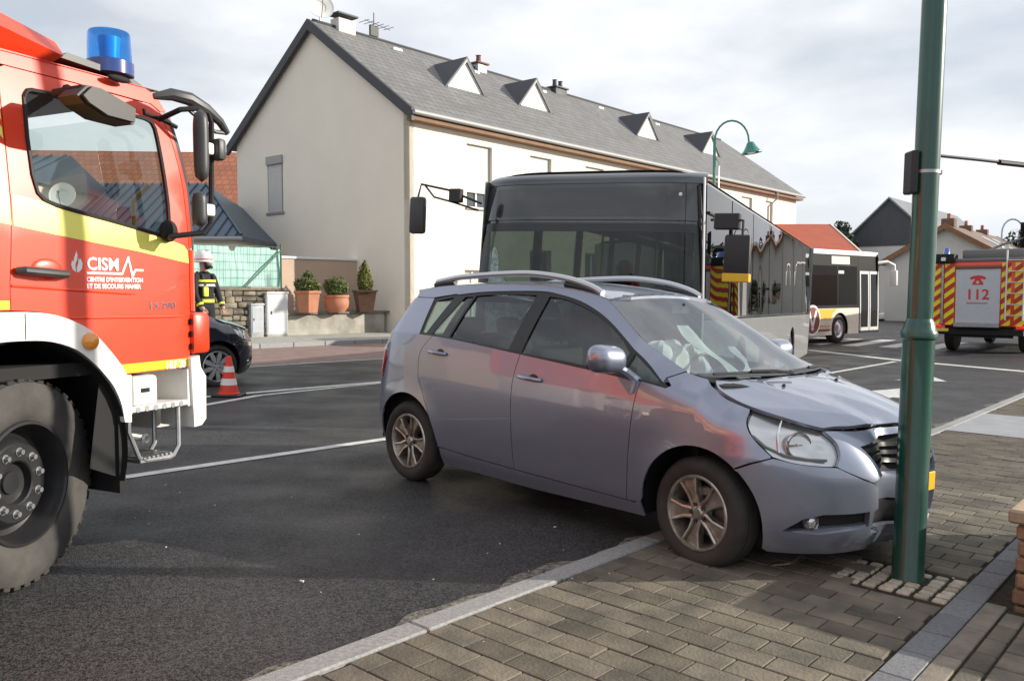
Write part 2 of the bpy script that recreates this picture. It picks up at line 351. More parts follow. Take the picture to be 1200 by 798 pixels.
# pavers: courses across the pavement
protos = []
for k in range(4):
    q = MB(); q.box(-.1085, .1085, -.0695, .0695, -.05, 0, .0035); protos.append(q.mesh('paver', m_paver))
stuff = MB(); cnt = 0; PU = .1455; PV = .2265
def paver_mat(s_, v_):
    p = st(s_, v_, PH + rnd.gauss(0, .0012))
    return Matrix.Translation(p) @ Matrix.Rotation(slope(p.x), 4, 'Y') @ Matrix.Rotation(R(-41) + rnd.gauss(0, .006), 4, 'Z') @ Matrix.Rotation(rnd.gauss(0, .0035), 4, 'X') @ Matrix.Rotation(rnd.gauss(0, .003), 4, 'Y')
for i in range(-20, 128):
    s = 2.05 + i * PU
    off = (.5 if i % 2 else 0) + (.08 if i % 5 == 0 else 0); v = -2.728 - PV * ((1 - off) % 1)
    while v < -1.13:
        a, c = max(v, -2.728), min(v + PV, -1.128); v += PV
        if c - a < .04: continue
        vm = (a + c) / 2
        if 4.66 < s < 5.13 and vm > -1.66: continue
        M = paver_mat(s, vm) @ Matrix.Diagonal(((c - a - .007) / .217, 1, 1, 1))
        if 2.0 <= s < 7.7 and cnt < 300: shared('paver', protos[cnt % 4], pave, M); cnt += 1
        else: stuff.box(-.1085, .1085, -.0695, .0695, -.02, 0, 0, M)
so = stuff.build('pavers_beyond', m_paver, pave, ang=0); so['kind'] = 'stuff'
# granite band, brown band, forecourt setts behind
s = 1.2
while s < 16: st_block('band_slab', s, s + .292, -1.122, -.988, PH + .002, -.06, m_granite_d, pave, .004, .002); s += .30
s = 1.35
m_slab_b = mat('brown_slab', (.20, .175, .14), .85, var=.2, vscale=12, bump=.3, bscale=70, rand=.15)
while s < 4.8: st_block('band_slab', s, s + .43, -.983, -.888, PH, -.06, m_slab_b, pave, .004, .002); s += .437
fore = struct(sheet('forecourt', -2, 4.82, -.88, 3, PH - .012, m_joint))
for i in range(13):
    v = -.875
    for j in range(6):
        w = .10 if j == 0 else .165; L = .21
        ss = 2.2 + i * .213 + (.1 if j % 2 else 0)
        if ss < 4.60: st_block('sett', ss, ss + L - .012, v, v + w - .012, PH, -.05, m_paver, fore, .006, .006)
        v += w
# pale setts round the foot of the mast
for i in range(6):
    for j in range(-1, 6):
        s0 = 4.672 + i * .077; v0 = -1.645 + j * .088
        if math.hypot(s0 + .036 - 4.985, v0 + .04 + 1.40) < .10: continue
        st_block('sett', s0 + rnd.uniform(0, .006), s0 + .056 + rnd.uniform(0, .006), v0 + rnd.uniform(0, .006), v0 + .066 + rnd.uniform(0, .006), PH + rnd.uniform(-.003, .003), -.04, m_sett, pave, .006, .012)
# smooth concrete ramp set in the pavement further along
struct(sheet('concrete_ramp', 11.0, 13.0, -2.72, 2, PH + .006, mat('ramp_concrete', (.30, .31, .33), .8, var=.1, vscale=3), .5))
# far kerb and pavement ---------------------------------------------------
far_pave = struct(sheet('far_pavement', -14, 60, -60, -18.95, .10, m_conc, 2.))
fk = struct(sheet('far_kerb', -14, 60, -18.95, -18.85, -.01, m_joint, 1.))
s = 2.
while s < 24: st_block('kerb_stone', s, s + .985, -18.97, -18.82, .125, -.05, m_granite, fk, .012); s += 1.0
struct(sheet('distant_pavement', 46, 140, -40, -17.0, .12, m_conc, 4.))

# loose glass, chips and leaves scattered by the crash
deb = MB()
for k in range(110):
    s = rnd.uniform(-.5, 8); v = rnd.uniform(-7.5, -.9) if k % 3 else rnd.gauss(-3.1, .35)
    r = rnd.uniform(.0025, .006) * (1.8 if rnd.random() < .12 else 1); p = st(s, v, PH if v > -2.8 else .002); a = rnd.uniform(0, 6)
    deb.box(-r, r, -r * .6, r * .6, 0, r * .7, 0, Matrix.Translation(p) @ Matrix.Rotation(a, 4, 'Z'))
o = deb.build('crash_debris', mat('glass_crumbs', (.62, .63, .62), .35), None, 0); tag(o, 'tiny pale glass and plastic crumbs scattered over road and pavement', 'debris'); o['kind'] = 'stuff'

# ================================================================== low brick-and-stone garden wall
m_wstone = mat('brown_wall_stone', (.27, .165, .095), .85, col2=(.15, .09, .055), vscale=7, bump=.9, bscale=22, rand=.3, detail=8)
m_cap = mat('sandstone_cap', (.38, .29, .19), .8, var=.22, vscale=8, bump=.3, bscale=40, rand=.1)
gw = thing('garden_wall', 'low garden wall of rough brown stone courses with flat sandstone coping', 'wall', Matrix.Identity(4))
core = MB()
def st_box(b, s0, s1, v0, v1, z0, z1):
    p = st((s0 + s1) / 2, (v0 + v1) / 2); M = Matrix.Translation(p) @ Matrix.Rotation(R(49), 4, 'Z')
    b.box(-(s1 - s0) / 2, (s1 - s0) / 2, -(v1 - v0) / 2, (v1 - v0) / 2, z0, z1, 0, M)
st_box(core, 4.88, 6.62, -.82, -.60, -.1, .47); st_box(core, 4.89, 5.06, -.6, 2.5, -.1, .46); core.build('mortar_core', m_joint, gw)
for r in range(6):
    z0 = -.04 + r * .083; z1 = z0 + .076
    a = 4.83; k = 0
    while a < 6.68:
        L = rnd.uniform(.2, .34); e = min(a + L, 6.68)
        st_block('stone', a, e - .008, -.865 + rnd.uniform(-.008, .008), -.56, z1, z0, m_wstone, gw, .012, .006); a = e
    a = -.56
    while a < 2.5:
        L = rnd.uniform(.2, .34); e = min(a + L, 2.5)
        st_block('stone', 4.83 + rnd.uniform(-.008, .008), 5.12, a, e - .008, z1, z0, m_wstone, gw, .012, .006); a = e
a = 4.79
while a < 6.7: st_block('coping_slab', a, min(a + .48, 6.72) - .006, -.90, -.52, .53, .46, m_cap, gw, .012, .003); a += .48
a = -.515
while a < 2.5: st_block('coping_slab', 4.79, 5.16, a, min(a + .48, 2.54) - .006, .53, .46, m_cap, gw, .012, .003); a += .48

# ================================================================== green signal mast that the car has struck
m_green = mat('mast_green_paint', (.004, .066, .046), .28, var=.2, vscale=3, coat=.35, dirt=((.05, .06, .05), .0, .9, .5))
m_blk = mat('black_plastic', (.018, .018, .019), .5); m_gal = mat('galvanised_steel', (.42, .43, .44), .4, metal=.8, var=.15, vscale=10)
px, py = 2.205, 4.675
mast = thing('signal_mast', 'tall green painted steel mast leaning from the crash at the front of the car', 'lamp post',
             Matrix.Translation((px, py, g(px) + PH - .02)) @ Matrix.Rotation(R(1.15), 4, 'Y'))
b = MB(); b.lathe([(0, -.1), (.088, -.1), (.088, .02), (.084, .03), (.083, 1.36)], 32); b.build('lower_tube', m_green, mast)
b = MB(); b.lathe([(.083, 1.34), (.094, 1.35), (.096, 1.375), (.090, 1.39), (.083, 1.40), (.078, 1.43), (.066, 1.455)], 32); b.build('collar', m_green, mast)
b = MB(); b.lathe([(.066, 1.45), (.064, 3.0), (.058, 6.2), (0, 6.21)], 32); b.build('upper_tube', m_green, mast)
b = MB(); b.box(-.105, -.062, -.05, .05, 2.13, 2.36, .008); b.box(-.075, -.05, -.03, .03, 2.2, 2.3, .004); b.build('junction_box', m_blk, mast)
b = MB(); b.lathe([(.066, 2.24), (.069, 2.24), (.069, 2.258), (.066, 2.258)], 32); b.box(.06, .082, -.012, .012, 2.238, 2.262, .002); b.build('clamp_band', m_gal, mast)
b = MB(); b.tube([(.05, .02, 2.345), (.36, .14, 2.345), (.95, .37, 2.34)], .009); b.tube([(.50, .195, 2.343), (.95, .37, 2.34)], .016, 10); b.build('side_arm', m_blk, mast)
# ================================================================== cars
def wheel_mesh(rt=.322, rr=.218, w=.205, spokes=5, kind='twin'):
    """tyre, rim, spokes, disc as separate meshes; local x = outward axis of the wheel, centred."""
    X = Matrix.Rotation(R(90), 4, 'Y')           # lathe axis z -> x
    ty = MB(); h = w / 2
    ty.lathe([(rr - .005, h - .03), (rr + .004, h - .012), (rr + .018, h - .004), (rt - .06, h + .006), (rt - .03, h), (rt - .012, h - .016), (rt, h - .035), (rt, h - .07), (rt - .008, h - .071), (rt - .008, h - .079), (rt, h - .08), (rt, -h + .08), (rt - .008, -h + .079), (rt - .008, -h + .071), (rt, -h + .07), (rt, -h + .035), (rt - .03, -h), (rr + .01, -h + .01), (rr - .005, -h + .03)], 64, X)
    ri = MB(); ri.lathe([(rr + .006, h - .014), (rr - .002, h - .006), (rr - .012, h - .006), (rr - .016, h - .014), (rr - .02, h - .03), (rr - .03, h - .06), (rr - .035, -h + .04), (rr + .002, -h + .02)], 56, X)
    sp = MB(); xo = h - .022
    if kind == 'twin':
        for k in range(spokes):
            a = 2 * pi * k / spokes + pi / 2; M = Matrix.Rotation(a, 4, 'X')
            wr, wh = .062 * rr / .218, .030 * rr / .218
            # dished face between two raised ribs
            f = lambda r, yy, x: (x, yy, r)
            r0, r1 = .045, rr - .012
            for sgn in (-1, 1):
                P = [(r0, wh * .75 * sgn, xo - .012), (.11, wh * .95 * sgn, xo - .004), (r1, wr * .98 * sgn, xo)]
                sp.tube([(x, y, r) for r, y, x in P], [.013, .010, .0105], 6, M)
            sp.add([(xo - .016, -wh * .75, r0), (xo - .016, wh * .75, r0), (xo - .013, wr * .95, r1), (xo - .013, -wr * .95, r1)], [(0, 1, 2, 3)], M)
            sp.add([(xo - .05, -wh * .9, r0), (xo - .05, wh * .9, r0), (xo - .045, wr, r1), (xo - .045, -wr, r1)], [(0, 1, 2, 3)], M)
            sp.add([(xo - .012, wh * .9, r0), (xo - .006, wr, r1), (xo - .045, wr, r1), (xo - .05, wh * .9, r0)], [(0, 1, 2, 3)], M); sp.add([(xo - .012, -wh * .9, r0), (xo - .006, -wr, r1), (xo - .045, -wr, r1), (xo - .05, -wh * .9, r0)], [(0, 1, 2, 3)], M)
    else:
        for k in range(spokes):
            M = Matrix.Rotation(2 * pi * k / spokes + pi / 2, 4, 'X'); wr = .036
            sp.add([(xo, -.016, .03), (xo, .016, .03), (xo + .006, wr, rr * .6), (xo + .002, wr * .8, rr - .01), (xo + .002, -wr * .8, rr - .01), (xo + .006, -wr, rr * .6),
                    (xo - .03, -.016, .03), (xo - .03, .016, .03), (xo - .03, wr, rr * .6), (xo - .03, wr * .8, rr - .01), (xo - .03, -wr * .8, rr - .01), (xo - .03, -wr, rr * .6)],
                   [(0, 1, 2, 5), (5, 2, 3, 4), (0, 6, 7, 1), (1, 7, 8, 2), (2, 8, 9, 3), (3, 9, 10, 4), (4, 10, 11, 5), (5, 11, 6, 0)], M)
    hub = MB(); hub.lathe([(0, xo + .004), (.026, xo + .004), (.031, xo - .001), (.034, xo - .006), (.058, xo - .012), (.064, xo - .03), (.06, xo - .06)], 28, X)
    nut = MB()
    for k in range(5):
        a = 2 * pi * (k + .5) / 5 + pi / 2; c = (xo - .016, .053 * cos(a) * -1, .053 * sin(a)); c = (xo - .016, .050 * sin(a), .050 * cos(a))
        nut.cyl(c, (xo + .003, c[1], c[2]), .0115, n=8)
    di = MB(); di.lathe([(0, -.02), (.06, -.02), (.062, .0), (.14, .0), (.14, -.02), (.06, -.022)], 36, X); di.box(-.03, .03, -.05, .05, .09, .15, .01)
    br = MB(); br.lathe([(0, -.045), (rr - .03, -.045)], 30, X)
    return dict(tyre=ty, rim=ri, spoke_set=sp, hub_cap=hub, wheel_nuts=nut, brake_disc=di, brake_shield=br)

m_tyre = mat('tyre_rubber', (.022, .021, .020), .75, var=.3, vscale=10, bump=.15, bscale=80, dirt=((.09, .075, .06), -.33, .4, .5))
m_alloy = mat('dirty_alloy', (.56, .53, .48), .34, metal=.85, col2=(.34, .29, .24), vscale=14, bump=.05)
m_alloy2 = mat('bright_alloy', (.62, .63, .65), .3, metal=.8, var=.1)
m_disc = mat('brake_disc', (.28, .26, .25), .45, metal=.8); m_dark = mat('matt_black', (.008, .008, .009), .8)
m_nut = mat('nut_black', (.03, .03, .032), .4)
SMALL = ('wheel_nuts',)
def place_wheel(W, M, parent, alloy):
    w = bpy.data.objects.new('wheel', None); COL.objects.link(w); w.parent = parent; w.matrix_local = M; w.empty_display_size = .1
    for n, ma in (('tyre', m_tyre), ('rim', alloy), ('spoke_set', alloy), ('hub_cap', alloy), ('wheel_nuts', m_nut), ('brake_disc', m_disc), ('brake_shield', m_dark)): shared(n, W[n + '_me'] if n + '_me' in W else W.setdefault(n + '_me', W[n].mesh(n, ma)), w)
    for c in w.children:
        if c.name.startswith('wheel_nuts'): c['kind'] = 'stuff'
    return w

X0F, X0R = 2.90, -.12; SCF, SCR = .79, .62
def xfz(z): return interp(z, [.12, .2, .3, .45, .58, .68, .76, .84, .92, 1.05], [3.52, 3.62, 3.675, 3.69, 3.685, 3.655, 3.615, 3.555, 3.40, 3.1])
def xrz(z): return interp(z, [.18, .26, .45, .75, .95, 1.1, 1.2, 1.38, 1.48, 1.56], [-.58, -.64, -.71, -.70, -.655, -.60, -.52, -.36, -.24, -.16])
def belt(x): return interp(x, [-.6, .25, 1.2, 2.3, 2.6, 3.4], [1.21, 1.197, 1.128, 1.032, 1.005, .9])
def hoodz(x): return interp(x, [2.3, 2.72, 2.80, 3.0, 3.2, 3.36, 3.6], [1.12, 1.075, 1.02, .945, .905, .85, .80])
ZS = [.1, .2, .3, .42, .6, .78, .92, 1.02, 1.12]; YS = [.775, .815, .852, .872, .889, .893, .886, .874, .860]
def halfw(x, z):
    bx = belt(x); y = interp(min(z, bx) + (1.10 - bx) * max(0, min(1, (z - .7) / .4)), ZS, YS)
    if z > bx:
        d = z - bx; lean = .47 * d + .22 * d * d
        y -= lean
    if x > 2.2:       # fender crown rolls in towards the bonnet
        k = min(1, (x - 2.2) / .5); zt = hoodz(max(x, 2.3)); q = (z - (zt - .20)) / .20
        if q > 0: y -= k * (.115 * q * q) * max(0, min(1, 1 - (z - bx - .02) * 3))
    for cx, cz in ((2.76, .31), (0, .325)):     # lips round the wheels
        r = math.hypot(x - cx, z - cz)
        if r < .56 and z > .15: y += .014 * max(0, 1 - (r - .385) / .17) ** 2 if r > .385 else .014
    if x < .35: y -= .035 * ((.35 - x) / 1.0) ** 2 + (.03 * max(0, z - 1.1) * (.35 - x))
    return y
def CS(s, z, sgn=-1):
    if s > X0F:
        a = (s - X0F) / SCF; A = xfz(z) - X0F; h = halfw(X0F, z)
        if z > .62:   # crown continues round the corner
            zt = hoodz(min(X0F + A * math.sin(min(a, pi / 2)), 3.5)); q = (z - (zt - .2)) / .2
            h0 = h
        return Vector((X0F + A * sin(a), sgn * h * cos(a) if True else 0, z))
    if s < X0R:
        a = (X0R - s) / SCR; A = X0R - xrz(z); h = halfw(X0R, z); ca, sa = max(0, cos(a)), max(0, sin(a)); sg = 1 if cos(a) >= 0 else -1
        return Vector((X0R - A * abs(sa) ** .8, sgn * h * sg * abs(cos(a)) ** .62, z))
    return Vector((s, sgn * halfw(s, z), z))
def sx(x, z):       # side-view x -> unrolled coordinate
    if x > X0F: return X0F + SCF * math.asin(max(-1, min(1, (x - X0F) / (xfz(z) - X0F))))
    if x < X0R: return X0R - SCR * math.asin(max(0, min(1, (X0R - x) / (X0R - xrz(z)))) ** (1 / .8))
    return x
def sy(y, z): return X0F + SCF * math.acos(max(-1, min(1, y / halfw(X0F, z))))
def U(pts): return [(sx(x, z), z) for x, z in pts]
def arc(cx, cz, r, a0, a1, n=18): return [(cx + r * cos(R(a0 + (a1 - a0) * i / n)), cz + r * sin(R(a0 + (a1 - a0) * i / n))) for i in range(n + 1)]

def make_car(root, paint, m_glass, alloy, W, dent=None, airbag=False, steer=0., dark_trim=None, plate='yellow', rails=True):
    trim = dark_trim or mat('window_trim', (.012, .012, .013), .35)
    chrome = mat('chrome', (.75, .76, .78), .12, metal=1.); silver = mat('rail_silver', (.55, .56, .58), .3, metal=.7)
    m_in = mat('cabin_fabric', (.035, .035, .038), .9); m_in2 = mat('cabin_plastic', (.05, .05, .052), .6); m_lens = glass('lamp_lens', (.97, .97, .97), 1.30)
    m_refl = mat('lamp_reflector', (.8, .8, .8), .12, metal=1.); m_redl = mat('tail_lamp_red', (.45, .01, .01), .15, coat=1); m_amb = mat('indicator_lens', (.7, .65, .6), .15, coat=.5)
    warp = dent
    def pn(name, pts, ma, par, S=None, mirror=True, **k):
        k.setdefault('step', .055); k['warp'] = warp; res = []
        for sgn in ((-1, 1) if mirror else (-1,)):
            f = S or CS
            res.append(panel(name, pts, (lambda a, b, f=f, sgn=sgn: f(a, b, sgn)), ma, par if not isinstance(par, (list, tuple)) else par[0 if sgn < 0 else 1], out=lambda c: Vector((0, c.y, 0)) if abs(c.y) > .5 else Vector((c.x - 1.4, c.y * .3, .0)), **k))
        return res
    G = .0028
    # outlines in side view (x, z); the gaps between them are the shut lines
    door_f_front = curve([(2.318, 1.028), (2.294, .884), (2.272, .666), (2.250, .40), (2.238, .285)], 4)
    b_line = curve([(1.274, 1.126), (1.228, .943), (1.220, .771), (1.228, .5), (1.235, .305)], 4)
    door_r_rear = curve([(.291, 1.191), (.196, 1.105), (.153, 1.023), (.150, .953), (.160, .846), (.207, .769), (.279, .636), (.361, .479), (.405, .34)], 4)
    dx = lambda l, d: [(x + d, z) for x, z in l]
    fd = pn('front_door', dx(b_line[1:], G)[::-1] + [(1.274 + G + (2.318 - G - 1.274 - G) * k / 12, belt(1.274 + G + (2.318 - G - 1.274 - G) * k / 12) - .006) for k in range(13)] + dx(door_f_front[1:], -G), paint, root)
    rd = pn('rear_door', dx(door_r_rear[1:], G)[::-1] + [(.291 + G + (1.274 - .291 - 2 * G) * k / 12, belt(.291 + G + (1.274 - .291 - 2 * G) * k / 12) - .006) for k in range(13)] + dx(b_line[1:], -G) + [(.8, .318)], paint, root)
    pn('sill', [(.42, .205), (.412, .332), (.8, .310), (1.235, .298), (1.8, .285), (2.24, .278), (2.30, .275), (2.345, .30), (2.36, .20), (1.4, .185)], paint, root)
    # greenhouse outlines
    ftop = curve([(.383, 1.517), (.60, 1.54), (.84, 1.553), (1.213, 1.561), (1.395, 1.543), (1.61, 1.501), (1.79, 1.44), (1.939, 1.371), (2.083, 1.286), (2.2, 1.212), (2.314, 1.14), (2.435, 1.054), (2.512, 1.012)], 3)
    fbot = [(x, belt(x) - .012) for x in (.205, .4, .6, .8, 1.0, 1.2, 1.4, 1.6, 1.8, 2.0, 2.2, 2.35, 2.49)]
    roofe = curve([(-.15, 1.545), (.2, 1.585), (.7, 1.605), (1.18, 1.600), (1.488, 1.578), (1.70, 1.548), (1.84, 1.512)], 4)
    apil = curve([(1.84, 1.512), (1.95, 1.450), (2.12, 1.345), (2.29, 1.240), (2.44, 1.165), (2.57, 1.108), (2.69, 1.078)], 4)
    quarter = [(.13, 1.205), (.126, 1.30), (.128, 1.473), (.20, 1.49), (.375, 1.515), (.19, 1.20)]
    pn('roof_side', roofe[:-1] + apil[:-4] + [(2.47, 1.062)] + ftop[::-1][2:] + [(.36, 1.522), (.1, 1.487), (-.145, 1.487)], paint, root, lip=.02)
    pn('window_frame', [(x, z + .004) for x, z in ftop] + [(2.505, 1.006)] + [(x, z) for x, z in fbot][::-1] + [(.12, 1.2), (.118, 1.478), (.36, 1.518)], trim, root, off=-.006,
       holes=[curve([(.145, 1.215), (.14, 1.30), (.142, 1.462), (.35, 1.498), (.196, 1.212)], 1, True), [(.275, 1.205), (.468, 1.195), (.560, 1.508), (.47, 1.502)], [(.492, 1.195), (1.140, 1.144), (1.193, 1.533), (.84, 1.536), (.585, 1.514)],
              [(1.270, 1.131), (1.8, 1.095), (2.13, 1.066), (2.17, 1.19)] + curve([(2.083, 1.263), (1.939, 1.348), (1.79, 1.417), (1.61, 1.478), (1.45, 1.514), (1.316, 1.526)], 2), [(2.17, 1.06), (2.46, 1.025), (2.43, 1.045), (2.314, 1.12), (2.212, 1.186)]], lip=.008, step=.05)
    gl = dict(ma=m_glass, off=-.017, lip=0, step=.05)
    pn('quarter_glass', [(.135, 1.205), (.13, 1.30), (.132, 1.472), (.37, 1.508), (.20, 1.205)], par=root, **gl)
    pn('fixed_glass', [(.26, 1.20), (.475, 1.19), (.568, 1.515), (.46, 1.507)], par=rd, **gl)
    pn('window_glass', [(.482, 1.19), (1.148, 1.138), (1.201, 1.538), (.84, 1.538), (.575, 1.516)], par=rd, **gl)
    pn('window_glass', [(1.262, 1.123), (1.8, 1.088), (2.145, 1.058), (2.182, 1.20), (2.083, 1.268), (1.939, 1.353), (1.79, 1.422), (1.61, 1.483), (1.45, 1.518), (1.308, 1.534)], par=fd, **gl)
    pn('corner_glass', [(2.16, 1.055), (2.475, 1.018), (2.435, 1.05), (2.314, 1.125), (2.205, 1.195)], par=root, **gl)
    # fender, rear quarter, bumpers
    archf = arc(2.76, .31, .392, 168, 33); archr = arc(0, .325, .398, 6, 176)
    hl_top = curve([(3.035, .938), (3.176, .908), (3.30, .878), (3.37, .846)], 3)
    hl_rear = curve([(3.035, .938), (3.045, .87), (3.10, .79), (3.20, .70)], 3)
    hl_bot = curve([(3.20, .70), (3.30, .678), (3.40, .668), (3.462, .665)], 3)
    hl_in = curve([(3.462, .665), (3.462, .72), (3.43, .79), (3.37, .846)], 3)
    fend = [(x + G, z) for x, z in door_f_front[::-1]] + [(2.50, 1.002), (2.53, 1.02), (2.48, 1.058), (2.57, 1.10), (2.66, 1.079), (2.715, 1.07)] + curve([(2.755, 1.035), (2.80, 1.008), (2.87, .972), (2.95, .951), (3.02, .934)], 3) + [(x - .008, z) for x, z in hl_rear[1:]] + [(3.19, .693), (3.09, .655), (3.0, .612)]
    fend = [(2.36, .285)] + [(2.355, .30)] + fend[1:] if False else fend
    pn('front_fender', U(fend + archf[::-1][0:]) if False else U(fend) + U(arc(2.76, .31, .392, 50, 178)) + [(2.345, .29)], paint, root, step=.045)
    pn('rear_quarter', U([(x - G, z) for x, z in door_r_rear[::-1]] + [(.20, 1.193), (.122, 1.195), (.115, 1.482), (-.15, 1.480), (-.25, 1.38), (-.37, 1.262), (-.42, 1.18), (-.47, 1.15), (-.44, 1.05), (-.30, .98), (-.36, .82), (-.50, .80), (-.52, .66), (-.33, .53)]) + U(arc(0, .325, .398, 149, 1)), paint, root, step=.05)
    # rear bumper, hatch, lamps
    zr = lambda pts: U(pts)
    pn('rear_bumper', [(sx(-.335, .52), .522), (sx(-.52, .655), .655), (X0R - SCR * pi / 2, .60), (X0R - SCR * pi / 2, .22), (sx(-.50, .24), .24), (sx(-.375, .28), .28)] + U(arc(0, .325, .398, 184, 152)), paint, root)
    pn('tailgate', [(sx(-.52, .665), .665), (sx(-.51, .80), .80), (sx(-.37, .83), .83), (sx(-.31, .975), .975), (sx(-.45, 1.045), 1.045), (sx(-.478, 1.145), 1.145), (sx(-.43, 1.18), 1.18), (sx(-.26, 1.38), 1.38), (sx(-.16, 1.475), 1.475), (X0R - SCR * pi / 2, 1.52), (X0R - SCR * pi / 2, .61)], paint, root, holes=[[(sx(-.42, 1.16), 1.19), (sx(-.25, 1.38), 1.385), (sx(-.18, 1.45), 1.45), (X0R - SCR * pi / 2 + .01, 1.46), (X0R - SCR * pi / 2 + .01, 1.15)]])
    pn('rear_window', [(sx(-.43, 1.17), 1.18), (sx(-.25, 1.38), 1.39), (sx(-.18, 1.455), 1.455), (X0R - SCR * pi / 2, 1.47), (X0R - SCR * pi / 2, 1.14)], m_glass, root, off=-.008, lip=0)
    pn('tail_lamp', U([(-.33, 1.045), (-.445, 1.05), (-.472, 1.14), (-.43, 1.165), (-.56, 1.12), (-.58, 1.045)]), mat('tail_lamp_clear', (.75, .72, .72), .1, coat=1), root, off=.012, lip=.03)
    pn('brake_lamp', U([(-.305, .985), (-.33, 1.04), (-.58, 1.04), (-.58, 1.0), (-.50, .83), (-.37, .84)]), m_redl, root, off=.006, lip=.03)
    # roof
    def RZ(x, y, sgn=1):
        e = interp(x, [-.2, .2, .7, 1.18, 1.488, 1.70, 1.85], [1.542, 1.585, 1.605, 1.600, 1.578, 1.548, 1.515]); return Vector((x, y, e + .038 * (1 - (abs(y) / .64) ** 2.4)))
    re = [(x, halfw(x, z) + .002) for x, z in roofe]
    panel('roof', [(x, y) for x, y in re] + [(1.90, .45), (1.925, .2), (1.93, 0), (1.925, -.2), (1.90, -.45)] + [(x, -y) for x, y in re[::-1]] + [(-.24, -.3), (-.26, 0), (-.24, .3)], RZ, paint, root, step=.08, lip=.02, out=(0, 0, 1), warp=warp)
    # windscreen between the pillars
    ap3 = [(x, halfw(x, z) - .004, z) for x, z in apil]
    def WS(t, q, sgn=1):
        t = max(0, min(1, t)); k = t * (len(ap3) - 1); i = min(int(k), len(ap3) - 2); f = k - i
        x, y, z = (ap3[i][c] + (ap3[i + 1][c] - ap3[i][c]) * f for c in range(3)); w = 1 - q * q
        return Vector((x + (.09 + .06 * t) * w, q * y, z + (.03 - .035 * t) * w))
    panel('windscreen', [(0, -1), (.5, -1), (1, -1), (1, 0), (1, 1), (.5, 1), (0, 1), (0, 0)], WS, glass('windscreen_glass', (.62, .72, .70), 3.0), root, step=.07, lip=0, out=(1, 0, 1), warp=warp)
    # black band, cowl, wipers
    b = MB(); b.grid(lambda u, v: (warp or (lambda p: p))(WS(.90 + .10 * u, -1 + 2 * v) + Vector((.0, 0, .003))), 3, 24); b.build('screen_band', trim, root)
    b = MB(); b.grid(lambda u, v: WS(1, -1 + 2 * v) + Vector((.13 * u, 0, -.012 - .03 * u)), 2, 20); b.build('cowl', m_dark, root)
    wip = [lambda t: WS(.97 - .03 * sin(t * pi), -.93 + .80 * t) + Vector((.02, 0, .018)), lambda t: WS(.965 - .02 * sin(t * pi), .0 + .80 * t) + Vector((.02, 0, .018))]
    for f in wip:
        b = MB(); b.tube([f(k / 8) for k in range(9)], .008, 6); b.tube([f(.5) + Vector((.01, 0, .008)), f(.8) + Vector((.03, 0, .012)), f(1) + Vector((.07, 0, .0))], .009, 6); b.build('wiper', m_blk, root)
    # bonnet
    hed = curve([(2.745, .70), (2.80, .756), (2.88, .772), (3.0, .770), (3.15, .738), (3.27, .684), (3.372, .615)], 4)
    hz = lambda x: interp(x, [2.6, 2.74, 2.80, 3.0, 3.2, 3.365, 3.6], [1.09, 1.066, 1.030, .956, .908, .862, .82])
    hc = lambda x: interp(x, [2.6, 2.72, 2.85, 3.05, 3.25, 3.45, 3.57, 3.64], [1.10, 1.088, 1.072, 1.034, .982, .912, .850, .81])
    def HZ(x, y):
        ye = interp(x, [2.74, 2.80, 3.0, 3.15, 3.27, 3.365, 3.6], [.72, .76, .765, .73, .68, .62, .5]); a = min(1.2, abs(y) / ye)
        z = hc(x) - (hc(x) - hz(x)) * a ** 2.2
        cr = .50 - .18 * (x - 2.75); z += .008 * math.exp(-((abs(y) - cr) / .06) ** 2)
        return Vector((x, y, z))
    def hw(p):
        p = warp(p) if warp else p
        if dent:   # buckled leading edge
            k = max(0, min(1, (p.x - 3.05) / .45)); p = p + Vector((0, 0, k * (.005 * sin(p.y * 9 + 1.2) * math.exp(-((p.y + .15) / .33) ** 2) + .008 * math.exp(-((p.y + .14) / .20) ** 2) * k)))
        return p
    front = [(3.365 + .205 * (1 - (q / .608) ** 2), q) for q in [.55, .48, .4, .3, .2, .1, 0, -.1, -.2, -.3, -.4, -.48, -.55]]
    panel('bonnet', hed + front + [(x, -y) for x, y in hed[::-1]] + [(2.80, -.55), (2.85, -.3), (2.865, 0), (2.85, .3), (2.80, .55)], HZ, paint, root, step=.05, lip=.02, out=(0, 0, 1), warp=hw)
    for yy in (-.34, .34):
        b = MB(); b.cyl((2.98, yy, HZ(2.98, yy).z), (2.99, yy, HZ(2.98, yy).z + .012), .012, .008, 8); b.build('washer_nozzle', m_blk, root)
    # nose panel, grille, bumper
    cz = X0F + SCF * pi / 2
    def HB(s, z, sgn):
        p = CS(s, z, sgn); q_ = math.exp(-((s - sx(3.285, .768)) / .075) ** 2 - ((z - .768) / .055) ** 2); r_ = math.exp(-((s - sx(3.40, .73)) / .05) ** 2 - ((z - .73) / .04) ** 2)
        d_ = .02 * q_ + .012 * r_
        return p + Vector((-d_ * .85, -sgn * d_ * .5, 0))
    pn('headlamp_bowl', U(hl_top + hl_in[::-1][1:] + hl_bot[::-1][1:] + hl_rear[::-1][1:-1]), mat('headlamp_housing', (.62, .63, .64), .24, metal=.85), root, S=HB, off=-.036, lip=0, step=.02)
    lamp = pn('headlamp', U([(x, z - .004) for x, z in hl_top] + hl_in[::-1][1:] + hl_bot[::-1][1:] + hl_rear[::-1][1:-1]), m_lens, root, off=.001, lip=.05, step=.05)
